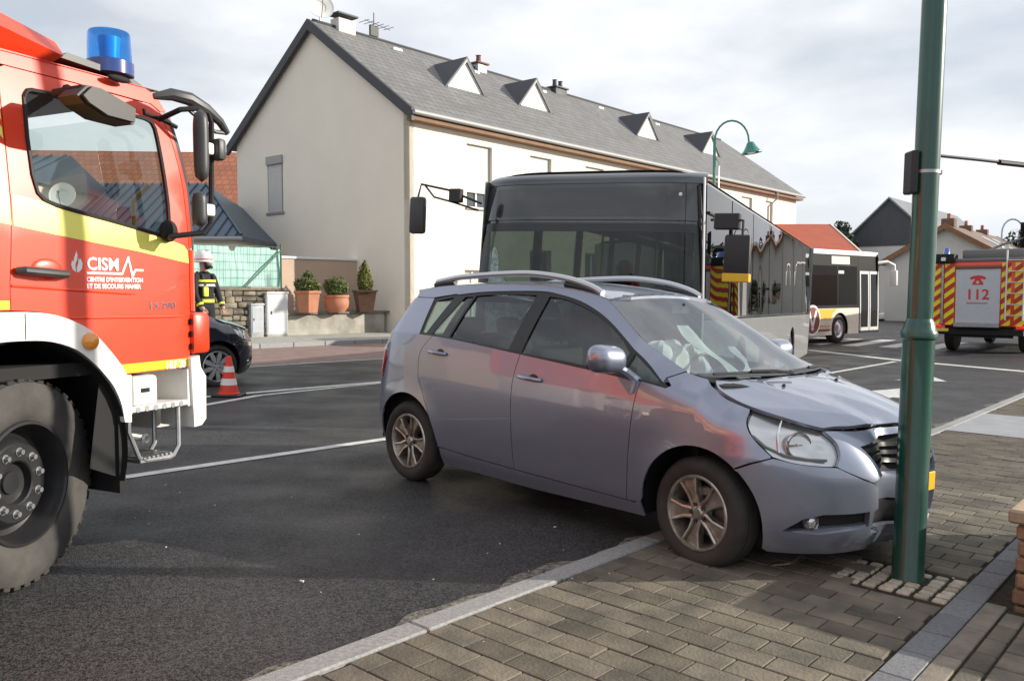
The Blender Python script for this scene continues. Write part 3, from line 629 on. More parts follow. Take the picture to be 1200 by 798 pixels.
    for q, par in ((-1, lamp[0]), (1, lamp[1])):
        for (hx, hzz, r) in ((3.315, .762, .062),):
            c = CS(sx(hx, hzz), hzz, q) + Vector((-.045, -q * .03, 0)); ax = Vector((.86, q * .5, .0)).normalized(); M = Matrix.Translation(c) @ ax.to_track_quat('Z', 'Y').to_matrix().to_4x4()
            b = MB(); b.lathe([(.0, -.03), (r * .5, -.026), (r * .85, -.008), (r, .02)], 24, M); ob = b.build('reflector', m_refl, par); b = MB(); b.lathe([(r, .016), (r + .003, .026), (r + .010, .026), (r + .012, .012)], 24, M); b.build('lamp_bezel', m_refl, par); b = MB(); b.box(-r * .95, r * .95, -.003, .003, -.01, .012, .001, M); b.build('bulb_shield', m_refl, par); b = MB(); b.tube([CS(sx(x_, z_), z_, q) + Vector((-.022, -q * .012, 0)) for x_, z_ in ((3.10, .80), (3.17, .745), (3.26, .708), (3.36, .692), (3.43, .69))], .009, 6); b.build('lamp_trim', mat('lamp_trim_grey', (.20, .21, .22), .3, metal=.5), par); b = MB(); b.tube([CS(sx(x_, z_), z_, q) + Vector((-.020, -q * .012, 0)) for x_, z_ in ((3.20, .885), (3.215, .82), (3.235, .72))], .006, 6); b.build('lamp_fin', m_refl, par)
            b = MB(); b.cyl((0, 0, -.03), (0, 0, .012), .009, .007, 10, M=M); b.build('bulb', mat('bulb_glass', (.8, .8, .75), .1), par)
            if warp:
                for oo in (ob,): pass
    U2 = lambda pts: [(sy(y, z), z) for y, z in pts]
    nose = U(hl_in[::-1]) + [(sx(3.47, .66), .655), (sy(.50, .60), .60), (sy(.44, .575), .575)] + U2([(.34, .612), (.37, .66), (.455, .765), (.30, .79), (.12, .80), (0, .803)]) + U2([(0, .835), (.2, .84), (.4, .842)]) + [(sx(3.375, .842), .842)]
    pn('nose_panel', nose, paint, root, step=.035, lip=.03)
    pn('grille_back', U2([(.36, .60), (.48, .78), (0, .81), (0, .60)]), m_dark, root, off=-.035, lip=0)
    for k in range(3):
        za = .755 - k * .045
        pn('grille_bar', U2([(.445 - k * .03, za), (.2, za + .006), (0, za + .008), (0, za - .016), (.2, za - .018), (.43 - k * .03, za - .020)]), trim, root, off=-.010, lip=.02, step=.05)
    fog = [(sx(3.245, .295), .296), (sx(3.34, .375), .372), (sx(3.42, .405), .402), (sy(.45, .42), .418), (sy(.44, .33), .335), (sx(3.40, .30), .290)]
    bump_top = U([(3.008, .605), (3.10, .648), (3.20, .690)] + [(x, z - .007) for x, z in hl_bot[1:]]) + [(sy(.50, .592), .592), (sy(.44, .567), .567), (sy(.405, .545), .545)]
    bump = bump_top + [(sy(.40, .43), .43), (sy(.425, .415), .415), (sy(.42, .30), .30), (sy(.40, .285), .285), (sy(.405, .19), .19), (sx(3.4, .16), .165), (sx(3.15, .155), .158)] + U(arc(2.76, .31, .394, -20, 47))
    pn('front_bumper', bump, paint, root, step=.04, holes=[fog], lip=.04)
    pn('fog_recess', [(sx(3.23, .28), .28), (sx(3.33, .39), .39), (sy(.43, .43), .43), (sy(.43, .28), .28)], m_dark, root, off=-.045, lip=0)
    lip_ = pn('fog_shelf', [(sx(3.26, .290), .290), (sx(3.40, .318), .318), (sy(.45, .345), .345), (sy(.44, .325), .325), (sx(3.40, .285), .283)], paint, root, off=-.012, lip=.03)
    for q in (-1, 1):
        c = CS(sx(3.385, .352), .352, q) + Vector((-.015, -q * .012, 0)); ax = Vector((.95, q * .3, 0)).normalized(); M = Matrix.Translation(c) @ ax.to_track_quat('Z', 'Y').to_matrix().to_4x4()
        b = MB(); b.lathe([(0, .008), (.02, .006), (.032, -.004), (.034, -.03)], 20, M); b.build('fog_lamp', mat('fog_glass', (.7, .7, .68), .08, metal=.7), root)
        b = MB(); b.lathe([(.034, -.03), (.036, .004), (.041, .004), (.043, -.03)], 20, M); b.build('fog_bezel', chrome, root)
    ctr = lambda z0, z1, yy: U2([(yy, z0), (yy, z1), (0, z1), (0, z0)])
    pn('centre_panel', ctr(.43, .61, .415), paint, root, off=-.045, lip=0); pn('intake', ctr(.27, .43, .43), m_dark, root, off=-.05, lip=0)
    pn('chin', ctr(.17, .285, .40), paint, root, off=-.008, lip=.03)
    b = MB(); b.box(3.632, 3.642, .02, .30, .45, .56, .004)
    if warp: b.v = [tuple(warp(Vector(p))) for p in b.v]
    b.build('number_plate', mat('plate_' + plate, (.75, .45, .02) if plate == 'yellow' else (.7, .7, .7), .4), root)
    # wheel housings, floor
    for cx, cz_, r in ((2.76, .31, .43), (0, .325, .43)):
        for q in (-1, 1):
            b = MB(); b.grid(lambda u, v: (cx + r * cos(R(-4 + 188 * u)), q * (.80 - .28 * v), cz_ + r * sin(R(-4 + 188 * u))), 20, 2); b.grid(lambda u, v: (cx + r * v * cos(R(-25 + 230 * u)), q * .52, cz_ + r * v * sin(R(-25 + 230 * u))), 20, 1); b.build('wheel_housing', m_dark, root)
    b = MB(); b.box(.42, 2.33, -.78, .78, .2, .30); b.box(-.56, 3.4, -.5, .5, .2, .34); b.box(.05, 2.3, -.775, -.76, .30, 1.0); b.box(.05, 2.3, .76, .775, .30, 1.0); b.box(2.62, 2.66, -.72, .72, .3, 1.03); b.box(-.5, 0.05, -.75, .75, .3, .85); b.build('floor_pan', m_dark, root)
    # cabin
    def seat(x, y, w, h):
        b = MB(); b.box(x, x + .5, y - w / 2, y + w / 2, .45, .62, .06); b.box(-.08, .06, -w / 2, w / 2, 0, h, .05, Matrix.Translation((x, y, .56)) @ Matrix.Rotation(R(-14), 4, 'Y')); b.build('seat', m_in, root)
        b = MB(); b.box(-.05, .04, -.12, .12, h + .03, h + .2, .04, Matrix.Translation((x, y, .56)) @ Matrix.Rotation(R(-14), 4, 'Y'))
        for yy in (-.05, .05): b.cyl((0, yy, h - .02), (0, yy, h + .06), .008, n=6, M=Matrix.Translation((x, y, .56)) @ Matrix.Rotation(R(-14), 4, 'Y'))
        b.build('headrest', m_in, root)
    for y in (-.36, .36): seat(1.30, y, .5, .62)
    for y in (-.46, 0, .46): seat(.42, y, .44, .60)
    b = MB(); b.grid(lambda u, v: (2.0 + .68 * u, -.74 + 1.48 * v, .93 + .12 * math.sqrt(u) + .03 * sin(v * pi)), 8, 12); b.grid(lambda u, v: (2.0 + .1 * u, -.74 + 1.48 * v, .93 - .35 * u), 3, 6); b.build('dashboard', m_in2, root)
    b = MB(); b.lathe([(.175, -.012), (.187, 0), (.175, .012), (.163, 0), (.175, -.012)], 28, Matrix.Translation((1.88, .36, .98)) @ Matrix.Rotation(R(-62), 4, 'Y')); b.build('steering_wheel', m_blk, root)
    b = MB(); b.box(1.95, 1.99, -.11, .11, 1.42, 1.48, .012); b.tube([(2.02, 0, 1.5), (1.98, 0, 1.45)], .01); b.build('interior_mirror', m_blk, root)
    b = MB(); b.grid(lambda u, v: RZ(-.1 + 1.85 * u, -.6 + 1.2 * v) - Vector((0, 0, .03)), 10, 6); b.build('headlining', mat('headlining', (.45, .44, .42), .9), root)
    if airbag:
        m_bag = mat('airbag_cloth', (.72, .72, .70), .9, var=.1, vscale=6, bump=.3, bscale=12)
        def bag(c, r, seed, squash):
            q = random.Random(seed); ph = [q.uniform(0, 6) for _ in range(5)]; bb = MB()
            def f(u, v):
                a = 2 * pi * u; t = pi * v; w = 1 + .16 * sin(3 * a + ph[0]) * sin(t) + .12 * sin(5 * a + ph[1] + 3 * t) + .08 * sin(4 * t + ph[2])
                return (c[0] + r[0] * w * cos(a) * sin(t), c[1] + r[1] * w * sin(a) * sin(t), c[2] - r[2] * w * cos(t))
            bb.grid(f, 28, 18); return bb
        bag((1.86, .36, 1.0), (.13, .19, .17), 3, 0).build('driver_airbag', m_bag, root)
        bag((2.12, -.36, 1.10), (.12, .22, .15), 5, 0).build('passenger_airbag', m_bag, root)
        # limp cloth of the passenger bag thrown up against the screen
        def strip(y0, y1, t0, t1, w, name='airbag_cloth'):
            bb = MB(); bb.grid(lambda u, v: WS(t0 + (t1 - t0) * v, y0 + (y1 - y0) * v + w * (u - .5) * (1 + .4 * sin(7 * v))) + Vector((-.05 - .02 * sin(9 * v + 5 * u), 0, -.03)), 5, 14); bb.build(name, m_bag, root)
        strip(-.28, -.42, .30, .92, .13); strip(-.30, .12, .92, .50, .10); strip(-.62, -.35, .98, .88, .16)
    # mirrors, handles, rails, repeaters
    mm = paint
    for q in (-1, 1):
        b = MB()
        def mshape(u, v, q=q):
            a = 2 * pi * u; t = v
            ww = (1 - abs(2 * t - 1) ** 4.5) ** .5
            return (2.165 + .105 * cos(a) * ww * (1.0 if cos(a) > 0 else .55) - .05 * 0, q * (.885 + .275 * t), 1.150 + .088 * ww * math.copysign(abs(sin(a)) ** .75, sin(a)) + .015 * t)
        b.grid(mshape, 24, 14); mo = b.build('door_mirror', mm, root, 60)
        b = MB(); b.grid(lambda u, v: (2.105, q * (.93 + .185 * u), 1.10 + .10 * v), 2, 2); b.build('mirror_glass', mat('mirror_silver', (.8, .8, .82), .02, metal=1), mo)
        b = MB(); b.tube([(2.27, q * .83, 1.02), (2.235, q * .89, 1.075), (2.21, q * .95, 1.11)], [.035, .03, .028], 8); b.prism([(2.16, 1.04), (2.30, 1.028), (2.29, .955), (2.25, .945)], q * .862, q * .885, Matrix(((1, 0, 0, 0), (0, 0, 1, 0), (0, 1, 0, 0), (0, 0, 0, 1)))); b.build('mirror_stalk', paint, mo)
    for par, (hx0, hx1, hz0) in ((rd, (.275, .487, 1.066)), (fd, (1.285, 1.505, .962))):
        for q, pr in ((-1, par[0]), (1, par[1])):
            Y = lambda x, z: q * (halfw(x, z))
            b = MB(); b.tube([(hx0, Y(hx0, hz0) + q * .004, hz0 + .004), (hx0 + .03, Y(hx0, hz0) + q * .024, hz0 + .004), ((hx0 + hx1) / 2, Y(hx0, hz0) + q * .032, hz0 + .001), (hx1 - .03, Y(hx1, hz0) + q * .026, hz0 - .004), (hx1, Y(hx1, hz0) + q * .004, hz0 - .006)], [.013, .015, .016, .015, .013], 10); b.build('handle', paint, pr)
            b = MB(); b.ball(((hx0 + hx1) / 2 + .03, Y(hx1, hz0) - q * .002, hz0 - .003), (.05, .006, .036), 16, 8); b.build('handle_cup', trim, pr)
    for q in (-1, 1):
        b = MB(); b.ball((2.391, q * (halfw(2.39, .838) + .002), .838), (.028, .008, .012), 14, 8); b.build('repeater', m_amb, root)
        if rails:
            rp = curve([(-.02, 1.612), (.25, 1.650), (.52, 1.668), (.9, 1.684), (1.16, 1.682), (1.45, 1.650), (1.66, 1.60), (1.76, 1.556)], 5)
            b = MB(); b.tube([(x, q * (.575 + .02 * (1 - ((x - .9) / .9) ** 2)), z) for x, z in rp], .023, 8); b.build('roof_rail', silver, root)
            b = MB(); b.tube([(-.03, q * .58, 1.585), (.10, q * .58, 1.606), (.22, q * .58, 1.616)], .024, 8); b.build('rail_foot', m_blk, root); b = MB(); b.tube([(1.42, q * .58, 1.612), (1.6, q * .575, 1.586), (1.75, q * .57, 1.546)], .022, 8); b.build('rail_foot', m_blk, root)
    b = MB(); b.grid(lambda u, v: (-.20 - .10 * sin(pi * v) - .0 + .16 * u, -.58 + 1.16 * v, 1.545 + .03 * u + .03 * sin(pi * v)), 3, 16); b.grid(lambda u, v: (-.20 - .10 * sin(pi * v) + .10 * u, -.58 + 1.16 * v, 1.545 - .012 - .02 * u + .03 * sin(pi * v)), 3, 16); b.build('roof_spoiler', paint, root)
    # wheels
    for cx, st_ in ((2.76, steer), (0, 0.)):
        cz_ = .305 if cx > 1 else .325
        for q in (-1, 1):
            M = Matrix.Translation((cx, q * .765, cz_)) @ Matrix.Rotation(st_ + q * pi / 2, 4, 'Z') @ Matrix.Rotation(rnd.uniform(0, .3) if cx > 1 else .55, 4, 'X')
            place_wheel(W, M, root, alloy)

m_paint = mat('blue_grey_metallic', (.275, .308, .392), .36, metal=.70, var=.01, vscale=30, coat=1., dirt=((.15, .13, .115), .10, .70, .35))
m_cglass = glass('car_glass', (.40, .47, .46), 1.75)
def dent(p):
    dx_, dy_ = p.x - 3.69, p.y + .16
    k = math.exp(-(dy_ / .15) ** 2) * max(0, min(1, (p.x - 3.25) / .4)) ** 2
    ripple = .012 * sin(p.y * 21 + p.z * 9) * math.exp(-(dy_ / .4) ** 2) * max(0, min(1, (p.x - 3.1) / .5))
    return p + Vector((-.13 * k + ripple * .6, 0, ripple * .5))
W_verso = wheel_mesh()
T = Matrix.Translation((-.232, 7.44, g(-.232) - .004)) @ Matrix.Rotation(slope(0), 4, 'Y') @ Matrix.Rotation(R(-46.2), 4, 'Z')
car = thing('crashed_car', 'blue-grey people carrier with silver roof rails, its nose against the green mast', 'car', T)
make_car(car, m_paint, m_cglass, m_alloy, W_verso, dent, True, R(-6))
# ================================================================== fire engine (near side of the cab)
m_fred = mat('fire_red', (.80, .048, .010), .36, var=.03, vscale=2, coat=.30); m_fyel = mat('reflective_yellow', (.88, .83, .16), .35, var=.03); m_fyel2 = mat('signal_yellow', (.90, .60, .02), .35)
m_fwhite = mat('white_panel', (.80, .79, .76), .4, var=.05, vscale=4, dirt=((.35, .30, .24), .3, 1.2, .35)); m_grey = mat('grey_plastic', (.045, .047, .05), .45, var=.1); m_fglass = glass('cab_glass', (.80, .86, .84), 1.55)
m_letter = mat('white_vinyl', (.86, .86, .86), .4); m_chrome = mat('chrome_trim', (.7, .7, .72), .15, metal=1); m_seal = mat('window_seal', (.012, .012, .012), .6)
FT = Matrix.Translation((-2.441, 4.148, .068)) @ Matrix.Rotation(R(64), 4, 'Z')
ft = thing('fire_engine', 'large red and yellow fire engine cab with white wheel arch and blue beacon', 'fire engine', FT)
def lean(z): return .0 if z < 1.75 else .09 * ((z - 1.75) / .85) ** 1.3
def FS(x, z):
    y = lean(z)
    if x > 1.10: y += .9 * (x - 1.10) ** 2 * 4
    return Vector((x, y, z))
def fp(name, poly, ma, par=ft, **k): k.setdefault('step', .09); return panel(name, poly, FS, ma, par, out=(0, -1, 0), **k)
win = curve([(.154, 2.445), (.177, 2.483), (.22, 2.492)], 2)[:-1] + [(.35, 2.494), (.7, 2.482), (.89, 2.471)] + curve([(.93, 2.46), (.955, 2.425), (.972, 2.30), (.985, 2.15), (.993, 1.986), (.988, 1.85)], 2) + [(.957, 1.797), (.789, 1.830), (.587, 1.865), (.453, 1.886), (.27, 1.918), (.21, 1.937), (.175, 1.972), (.155, 2.06), (.148, 2.244)]
door_poly = [(.034, 2.53), (.045, 2.57), (.07, 2.582), (.454, 2.578), (.80, 2.566), (.95, 2.562), (1.0, 2.53), (1.04, 2.44), (1.073, 2.344), (1.10, 2.22), (1.118, 2.097), (1.126, 1.9), (1.13, 1.75), (1.128, 1.3), (1.114, 1.024), (.645, 1.018)]
mud_out = curve([(.656, .97), (.635, 1.02), (.598, 1.081), (.514, 1.18), (.413, 1.277), (.266, 1.344), (.127, 1.373), (-.05, 1.378)], 3)
door_poly = door_poly + [(x + .004, z + .006) for x, z in mud_out[4:] if x > .01] + [(.008, 1.385), (.008, 1.51), (.033, 1.90)]
dr = fp('door', door_poly, m_fred, holes=[win], lip=.02)
dr['label'] = 'red cab door with yellow stripe and white lettering'
fp('window_glass', [((x - .57) * 1.01 + .57, (z - 2.15) * 1.01 + 2.15) for x, z in win], m_fglass, dr, off=-.012, lip=0)
# rubber seal round the pane
b = MB(); b.tube([FS(x, z) + Vector((0, -.002, 0)) for x, z in dens(win, .06)] + [FS(*win[0])], .011, 6, caps=False); b.build('window_seal', m_seal, dr)
fp('rear_cab_side', [(.004, 1.385), (.004, 1.51), (.028, 1.90), (.028, 2.535), (.04, 2.587), (.02, 2.66), (-1.9, 2.66), (-1.9, 1.385)], m_fred)
fp('roof_edge', [(.045, 2.588), (.45, 2.585), (.95, 2.570), (1.012, 2.535), (1.05, 2.54), (1.0, 2.62), (.9, 2.66), (.025, 2.665)], m_fred)
fp('pillar_panel', [(1.008, 2.530), (1.045, 2.44), (1.079, 2.344), (1.106, 2.22), (1.124, 2.097), (1.132, 1.9), (1.135, 1.74), (1.165, 1.74), (1.168, 1.90), (1.160, 2.10), (1.10, 2.35), (1.052, 2.52)], m_fred)
fp('pillar_trim', [(1.056, 2.52), (1.104, 2.35), (1.164, 2.10), (1.172, 1.90), (1.17, 1.75), (1.205, 1.75), (1.205, 1.92), (1.190, 2.12), (1.125, 2.36), (1.075, 2.53)], m_grey)
# yellow bands
win_low = [(.2, 1.93), (.27, 1.905), (.453, 1.873), (.587, 1.852), (.789, 1.817), (.957, 1.782)]
fp('yellow_band', [(.036, 1.951)] + win_low + [(1.032, 1.768), (1.09, 1.752), (1.118, 1.722), (1.126, 1.648), (.75, 1.705), (.328, 1.757), (.036, 1.797)], m_fyel, dr, off=.002, lip=.002)
fp('yellow_band', [(.024, 1.80), (-1.9, 2.05), (-1.9, 2.3), (-.045, 2.2), (-.02, 2.165), (.022, 1.99)], m_fyel, off=.002, lip=.002)
for k in range(6):
    z = 2.27 + k * .092; fp('chevron', [(-.30, z + .40), (.022, z - .055), (.022, z + .0), (-.30, z + .455)] if z < 2.62 else [(-.30, z + .1), (-.28, z - .1), (-.27, z - .1), (-.29, z + .1)], m_fyel, off=.002, lip=.001, step=.3) if z < 2.66 else None
fp('yellow_strip', [(.64, 1.022), (.61, 1.074), (1.10, 1.078), (1.112, 1.03)], m_fyel2, dr, off=.002, lip=.001)
fp('yellow_strip', [(0, 1.39), (0, 1.433), (-1.9, 1.44), (-1.9, 1.39)], m_fyel2, off=.002, lip=.001)
# pressed ridges of the door
for zz, xa, xb, r in ((1.505, .012, .80, .010), (1.340, .33, 1.125, .009)):
    b = MB(); b.tube([(xa + (xb - xa) * k / 12, .004, zz - (.045 if zz > 1.4 else .012) * k / 12) for k in range(13)], [r * (1 if k < 10 else (12.2 - k) / 2.2) for k in range(13)], 8); b.build('pressed_ridge', m_fred, dr)
b = MB(); b.tube([(.035, -.012, 1.578), (.06, -.040, 1.58), (.17, -.050, 1.572), (.28, -.042, 1.566), (.303, -.012, 1.563)], [.018, .021, .023, .020, .017], 10); b.build('handle', m_grey, dr)
b = MB(); b.ball((.20, -.001, 1.59), (.085, .012, .055), 18, 8); b.build('handle_cup', m_fred, dr)
# lettering
def ftxt(name, body, x, z, size, ma, xs=1., bold=0.): text_obj(name, body, size, ma, dr, Matrix.Translation((x, -.003, z)) @ Matrix.Rotation(R(90), 4, 'X'), bold=bold, xs=xs)
ftxt('lettering', 'CISM', .428, 1.594, .094, m_letter, .98, .002)
ftxt('lettering', "CENTRE D'INTERVENTION", .424, 1.531, .0335, m_letter, .90, .0012); ftxt('lettering', 'ET DE SECOURS MAMER', .424, 1.495, .0335, m_letter, .955, .0012)
ftxt('lettering', 'HLF 20', .938, 1.026, .064, m_letter, .74, .0015); ftxt('model_badge', '13.290', .82, 1.380, .05, m_chrome, 1.45, .001)
b = MB()
pulse = [(.43, 1.576), (.648, 1.576), (.690, 1.668), (.716, 1.560), (.734, 1.598), (.786, 1.598)]
for (xa, za), (xb, zb) in zip(pulse[:-1], pulse[1:]):
    L = math.hypot(xb - xa, zb - za); b.box(-.004, L + .004, -.0012, .0012, -.006, .006, 0, Matrix.Translation((xa, -.003, za)) @ Matrix.Rotation(-math.atan2(zb - za, xb - xa), 4, 'Y'))
b.build('pulse_line', m_letter, dr)
for fl in ([(.366, 1.578), (.346, 1.592), (.337, 1.617), (.345, 1.642), (.352, 1.630), (.356, 1.655), (.371, 1.690), (.376, 1.665), (.371, 1.640), (.362, 1.622), (.362, 1.600)], [(.372, 1.578), (.369, 1.598), (.380, 1.628), (.381, 1.655), (.390, 1.640), (.394, 1.652), (.404, 1.625), (.400, 1.598), (.386, 1.582)]):
    fp('flame_emblem', fl, m_letter, dr, off=.002, lip=.001, step=.05)
# mudguard
mg_o = mud_out[::-1]; mg_i = curve([(.616, .757), (.600, .85), (.571, .924), (.53, .992), (.438, 1.093), (.329, 1.177), (.196, 1.224), (.06, 1.236), (-.10, 1.232), (-.30, 1.20), (-.45, 1.10)], 3)
def MG(x, z): return Vector((x, -.035, z))
mg = panel('mudguard', [(-.45, 1.378)] + mg_o + [(.660, .92), (.661, .752)] + mg_i, MG, m_fwhite, ft, step=.06, lip=.06, out=(0, -1, 0)); 
b = MB(); b.box(.052, .056, -.0375, -.036, 1.24, 1.37); b.build('panel_seam', m_seal, mg)
b = MB(); b.grid(lambda u, v: (.05 + .585 * cos(R(-18 + 200 * u)), -.03 + .75 * v, .62 + .615 * sin(R(-18 + 200 * u))), 26, 2); b.grid(lambda u, v: (-.7 + 1.4 * u, .72, .3 + 1.2 * v), 1, 1); b.build('wheel_housing', m_dark, ft)
M_out = Matrix.Rotation(R(90), 4, 'X')
b = MB(); b.lathe([(0, .03), (.03, .028), (.044, .018), (.047, -.005)], 20, Matrix.Translation((.408, -.036, 1.216)) @ M_out); b.build('side_marker_lamp', mat('amber_lens', (.85, .30, .02), .15, coat=1), ft)
# steps
st_ = ft
b = MB(); b.box(.66, 1.11, -.01, .02, .80, .83); b.box(.66, 1.11, .02, .30, .79, .83); b.box(.66, .69, -.005, .3, .79, 1.012); b.box(1.085, 1.115, -.012, .3, .79, 1.012); b.box(.66, 1.11, .28, .31, .79, 1.012); b.box(.70, .87, -.008, .27, .83, 1.0, .02); b.build('step_box', m_fwhite, ft)
for k in range(6):
    b = MB(); b.cyl((.725 + k * .062, -.013, .812), (.725 + k * .062, .0, .812), .017, n=12); b.build('step_stud', m_gal, ft)
b = MB(); b.box(.748, .81, -.012, -.007, .905, .93, .003); b.build('step_latch', m_dark, ft)
b = MB()
for dy in (.0, .2): b.tube([(.685, .02 + dy, .80), (.682, .02 + dy, .69), (.748, .02 + dy, .53), (.80, .02 + dy, .505), (.965, .02 + dy, .495), (.995, .02 + dy, .505), (1.036, .02 + dy, .56), (1.036, .02 + dy, .80)], .014, 8)
b.build('step_stirrup', m_gal, ft)
b = MB(); b.box(.75, .99, .01, .23, .495, .52, .005)
for k in range(7): b.box(.765 + k * .031, .785 + k * .031, .0, .23, .518, .53, .003)
b.build('step_tread', m_gal, ft)
b = MB(); b.tube([(.70, .28, .66), (.85, .22, .63), (.92, .19, .61)], .02, 8); b.lathe([(.022, -.01), (.032, 0), (.022, .01), (.012, 0), (.022, -.01)], 16, Matrix.Translation((.93, .17, .60)) @ M_out); b.build('tow_eye', m_gal, ft)
b = MB(); b.box(.60, .64, .0, .45, .36, .90, .0); b.add([(.43, .02, .53), (.645, .02, .43), (.645, .02, .95), (.50, .02, .98)], [(0, 1, 2, 3)]); b.build('mud_flap', m_dark, ft)
# front corner pieces
fp('corner_panel', [(1.140, 1.36), (1.138, 1.73), (1.20, 1.73), (1.205, 1.36)], m_fred, lip=.03)
b = MB(); b.box(1.125, 1.265, -.03, .30, 1.10, 1.35, .03); b.build('corner_air_duct', m_fred, ft)
for k in range(3):
    b = MB(); b.box(1.118, 1.130, -.02, .10, 1.13 + k * .075, 1.165 + k * .075, .004); b.build('duct_slot', m_dark, ft)
b = MB(); b.prism([(1.115, .66), (1.10, 1.08), (1.165, 1.092), (1.175, 1.02), (1.215, .96), (1.21, .70), (1.175, .665)], 0, .28, Matrix.Translation((0, .25, 0)) @ M_out); b.build('bumper_corner', m_fwhite, ft)
b = MB(); b.box(1.12, 1.25, .30, 2.15, .62, 1.09, .03); b.build('front_bumper', m_fwhite, ft)
b = MB(); b.box(1.10, 1.20, .22, 2.23, 1.09, 1.76, .03); b.build('front_panel', m_fred, ft)
b = MB(); b.grid(lambda u, v: (1.195 - .05 * v - .08 * v * v + .05 * sin(pi * u), .10 + 2.25 * u + 0, 1.76 + .80 * v), 10, 6); b.build('windscreen', m_fglass, ft)
# far side, roof, back wall
far = 2.45
def FF(x, z): return Vector((x, far - lean(z), z))
panel('far_door', door_poly, FF, m_fred, ft, step=.12, lip=.02, holes=[win], out=(0, 1, 0)); panel('far_cab_side', [(.004, 1.385), (.03, 2.6), (1.0, 2.62), (.02, 2.66), (-1.9, 2.66), (-1.9, 1.385)], FF, m_fred, ft, step=.2, out=(0, 1, 0))
panel('far_pillar', [(1.008, 2.530), (1.079, 2.344), (1.124, 2.097), (1.135, 1.74), (1.125, 1.1), (1.2, 1.1), (1.205, 1.9), (1.12, 2.36), (1.07, 2.53)], FF, m_fred, ft, step=.2, out=(0, 1, 0))
b = MB(); b.grid(lambda u, v: (-1.9 + 2.93 * u, .09 + (far - .18) * v, 2.655 + .05 * sin(pi * v)), 6, 8); b.build('roof', m_fred, ft)
b = MB(); b.grid(lambda u, v: (-1.9 + 2.9 * u, .12 + (far - .24) * v, 2.60), 2, 2); b.build('headlining', m_grey, ft)
b = MB(); b.box(-1.9, 1.15, .05, far - .05, 1.03, 1.10); b.box(-1.9, 1.1, .55, 1.9, .45, 1.0); b.build('cab_floor', m_dark, ft)
b = MB(); b.box(.80, 1.13, .12, far - .12, 1.10, 1.80, .05); b.box(.7, .95, .9, 1.6, 1.3, 1.88, .04); b.build('dashboard', m_dark, ft)
b = MB(); b.lathe([(.20, -.014), (.215, 0), (.20, .014), (.186, 0), (.20, -.014)], 24, Matrix.Translation((.60, 1.85, 1.84)) @ Matrix.Rotation(R(-40), 4, 'Y')); b.build('steering_wheel', m_dark, ft)
for yy in (.5, 1.9):
    b = MB(); b.box(-.15, .35, yy - .26, yy + .26, 1.35, 1.52, .05); b.box(-.22, -.08, yy - .25, yy + .25, 1.5, 2.15, .05); b.build('seat', m_in_cab if False else m_grey, ft)
b = MB(); b.tube([(.99, .30, 1.80), (.99, .30, 2.02), (1.04, .22, 2.12)], .014); b.build('grab_rail', mat('mustard_grab', (.45, .30, .06), .4), ft)
# roof box, visor, beacon
m_fr2 = m_fred
b = MB(); P = [(-1.9, 2.64), (.36, 2.672), (-1.9, 3.05), (.385, 2.70)]
b.add([(-1.9, .20, 2.645), (.352, .12, 2.668), (.352, .03, 2.690), (-1.9, .0, 3.10), (.395, .10, 2.73), (.40, .16, 2.79), (-1.9, .22, 3.36), (-1.9, 2.2, 3.36), (.40, 2.2, 2.79), (.395, 2.3, 2.73), (-1.9, 2.4, 2.645), (.352, 2.4, 2.668)],
      [(0, 1, 2, 3), (2, 4, 5, 6, 3), (1, 11, 9, 4), (1, 4, 2), (4, 9, 8, 5), (5, 8, 7, 6), (11, 10, 7, 8, 9), (0, 3, 6, 7, 10)]); b.build('roof_fairing', m_fred, ft, 20)
b = MB(); b.prism([(.38, 2.70), (.43, 2.735), (.80, 2.705), (.90, 2.665), (.93, 2.63), (.80, 2.675)], -.10, -2.2, M_out); b.build('roof_ledge', m_grey, ft)
BX = Matrix.Translation((.735, .16, 2.71))
b = MB(); b.lathe([(.0, -.02), (.126, -.02), (.126, .05), (.118, .056)], 32, BX); b.build('beacon_base', mat('beacon_base_blue', (.02, .05, .22), .25, coat=.6), ft)
b = MB(); b.lathe([(.116, .05), (.113, .205), (.106, .218), (0, .222)], 32, BX); bo = b.build('beacon_lens', glass('blue_lens', (.22, .58, .95), 1.4), ft)
b = MB(); b.lathe([(.05, .06), (.06, .19), (.0, .195)], 20, BX); b.build('beacon_reflector', mat('blue_reflector', (.25, .60, .90), .3, metal=.2), bo)
b = MB(); b.ball((.70, .045, 2.652), (.075, .022, .020), 16, 8); b.build('roof_marker', m_dark, ft)
b = MB(); b.tube([(.44, .7, 2.72), (.42, .7, 3.3)], .006, 6); b.build('antenna', m_dark, ft)
# mirrors
b = MB()   # wide ramp mirror above the door
rpol = [(.126, 2.409), (.183, 2.466), (.239, 2.465), (.354, 2.431), (.455, 2.399), (.448, 2.324), (.273, 2.331), (.162, 2.376)]
b.prism(rpol, .22, .36, M_out); b.prism([(x * .9 + .03, z * .9 + .24) for x, z in rpol], .36, .385, M_out); b.build('ramp_mirror', m_blk, ft, 20)
b = MB(); b.box(.17, .31, -.33, -.10, 2.43, 2.475, .02); b.tube([(.25, -.28, 2.45), (.3, -.12, 2.47), (.36, .02, 2.52)], .028, 8); b.build('ramp_mirror_arm', m_dark, ft)
b = MB()   # front kerb mirror housing reaching forward over the pillar
path = [(.84, -.06, 2.575), (.93, -.10, 2.60), (1.03, -.13, 2.592), (1.15, -.14, 2.555), (1.26, -.14, 2.50), (1.325, -.13, 2.445)]
b.tube(path, [.018, .036, .040, .034, .026, .020], 10, flat=1.); b.tube([(1.325, -.13, 2.445), (1.24, -.12, 2.44), (1.16, -.12, 2.47), (1.05, -.10, 2.54)], .013, 6); b.build('front_mirror_arm', m_grey, ft)
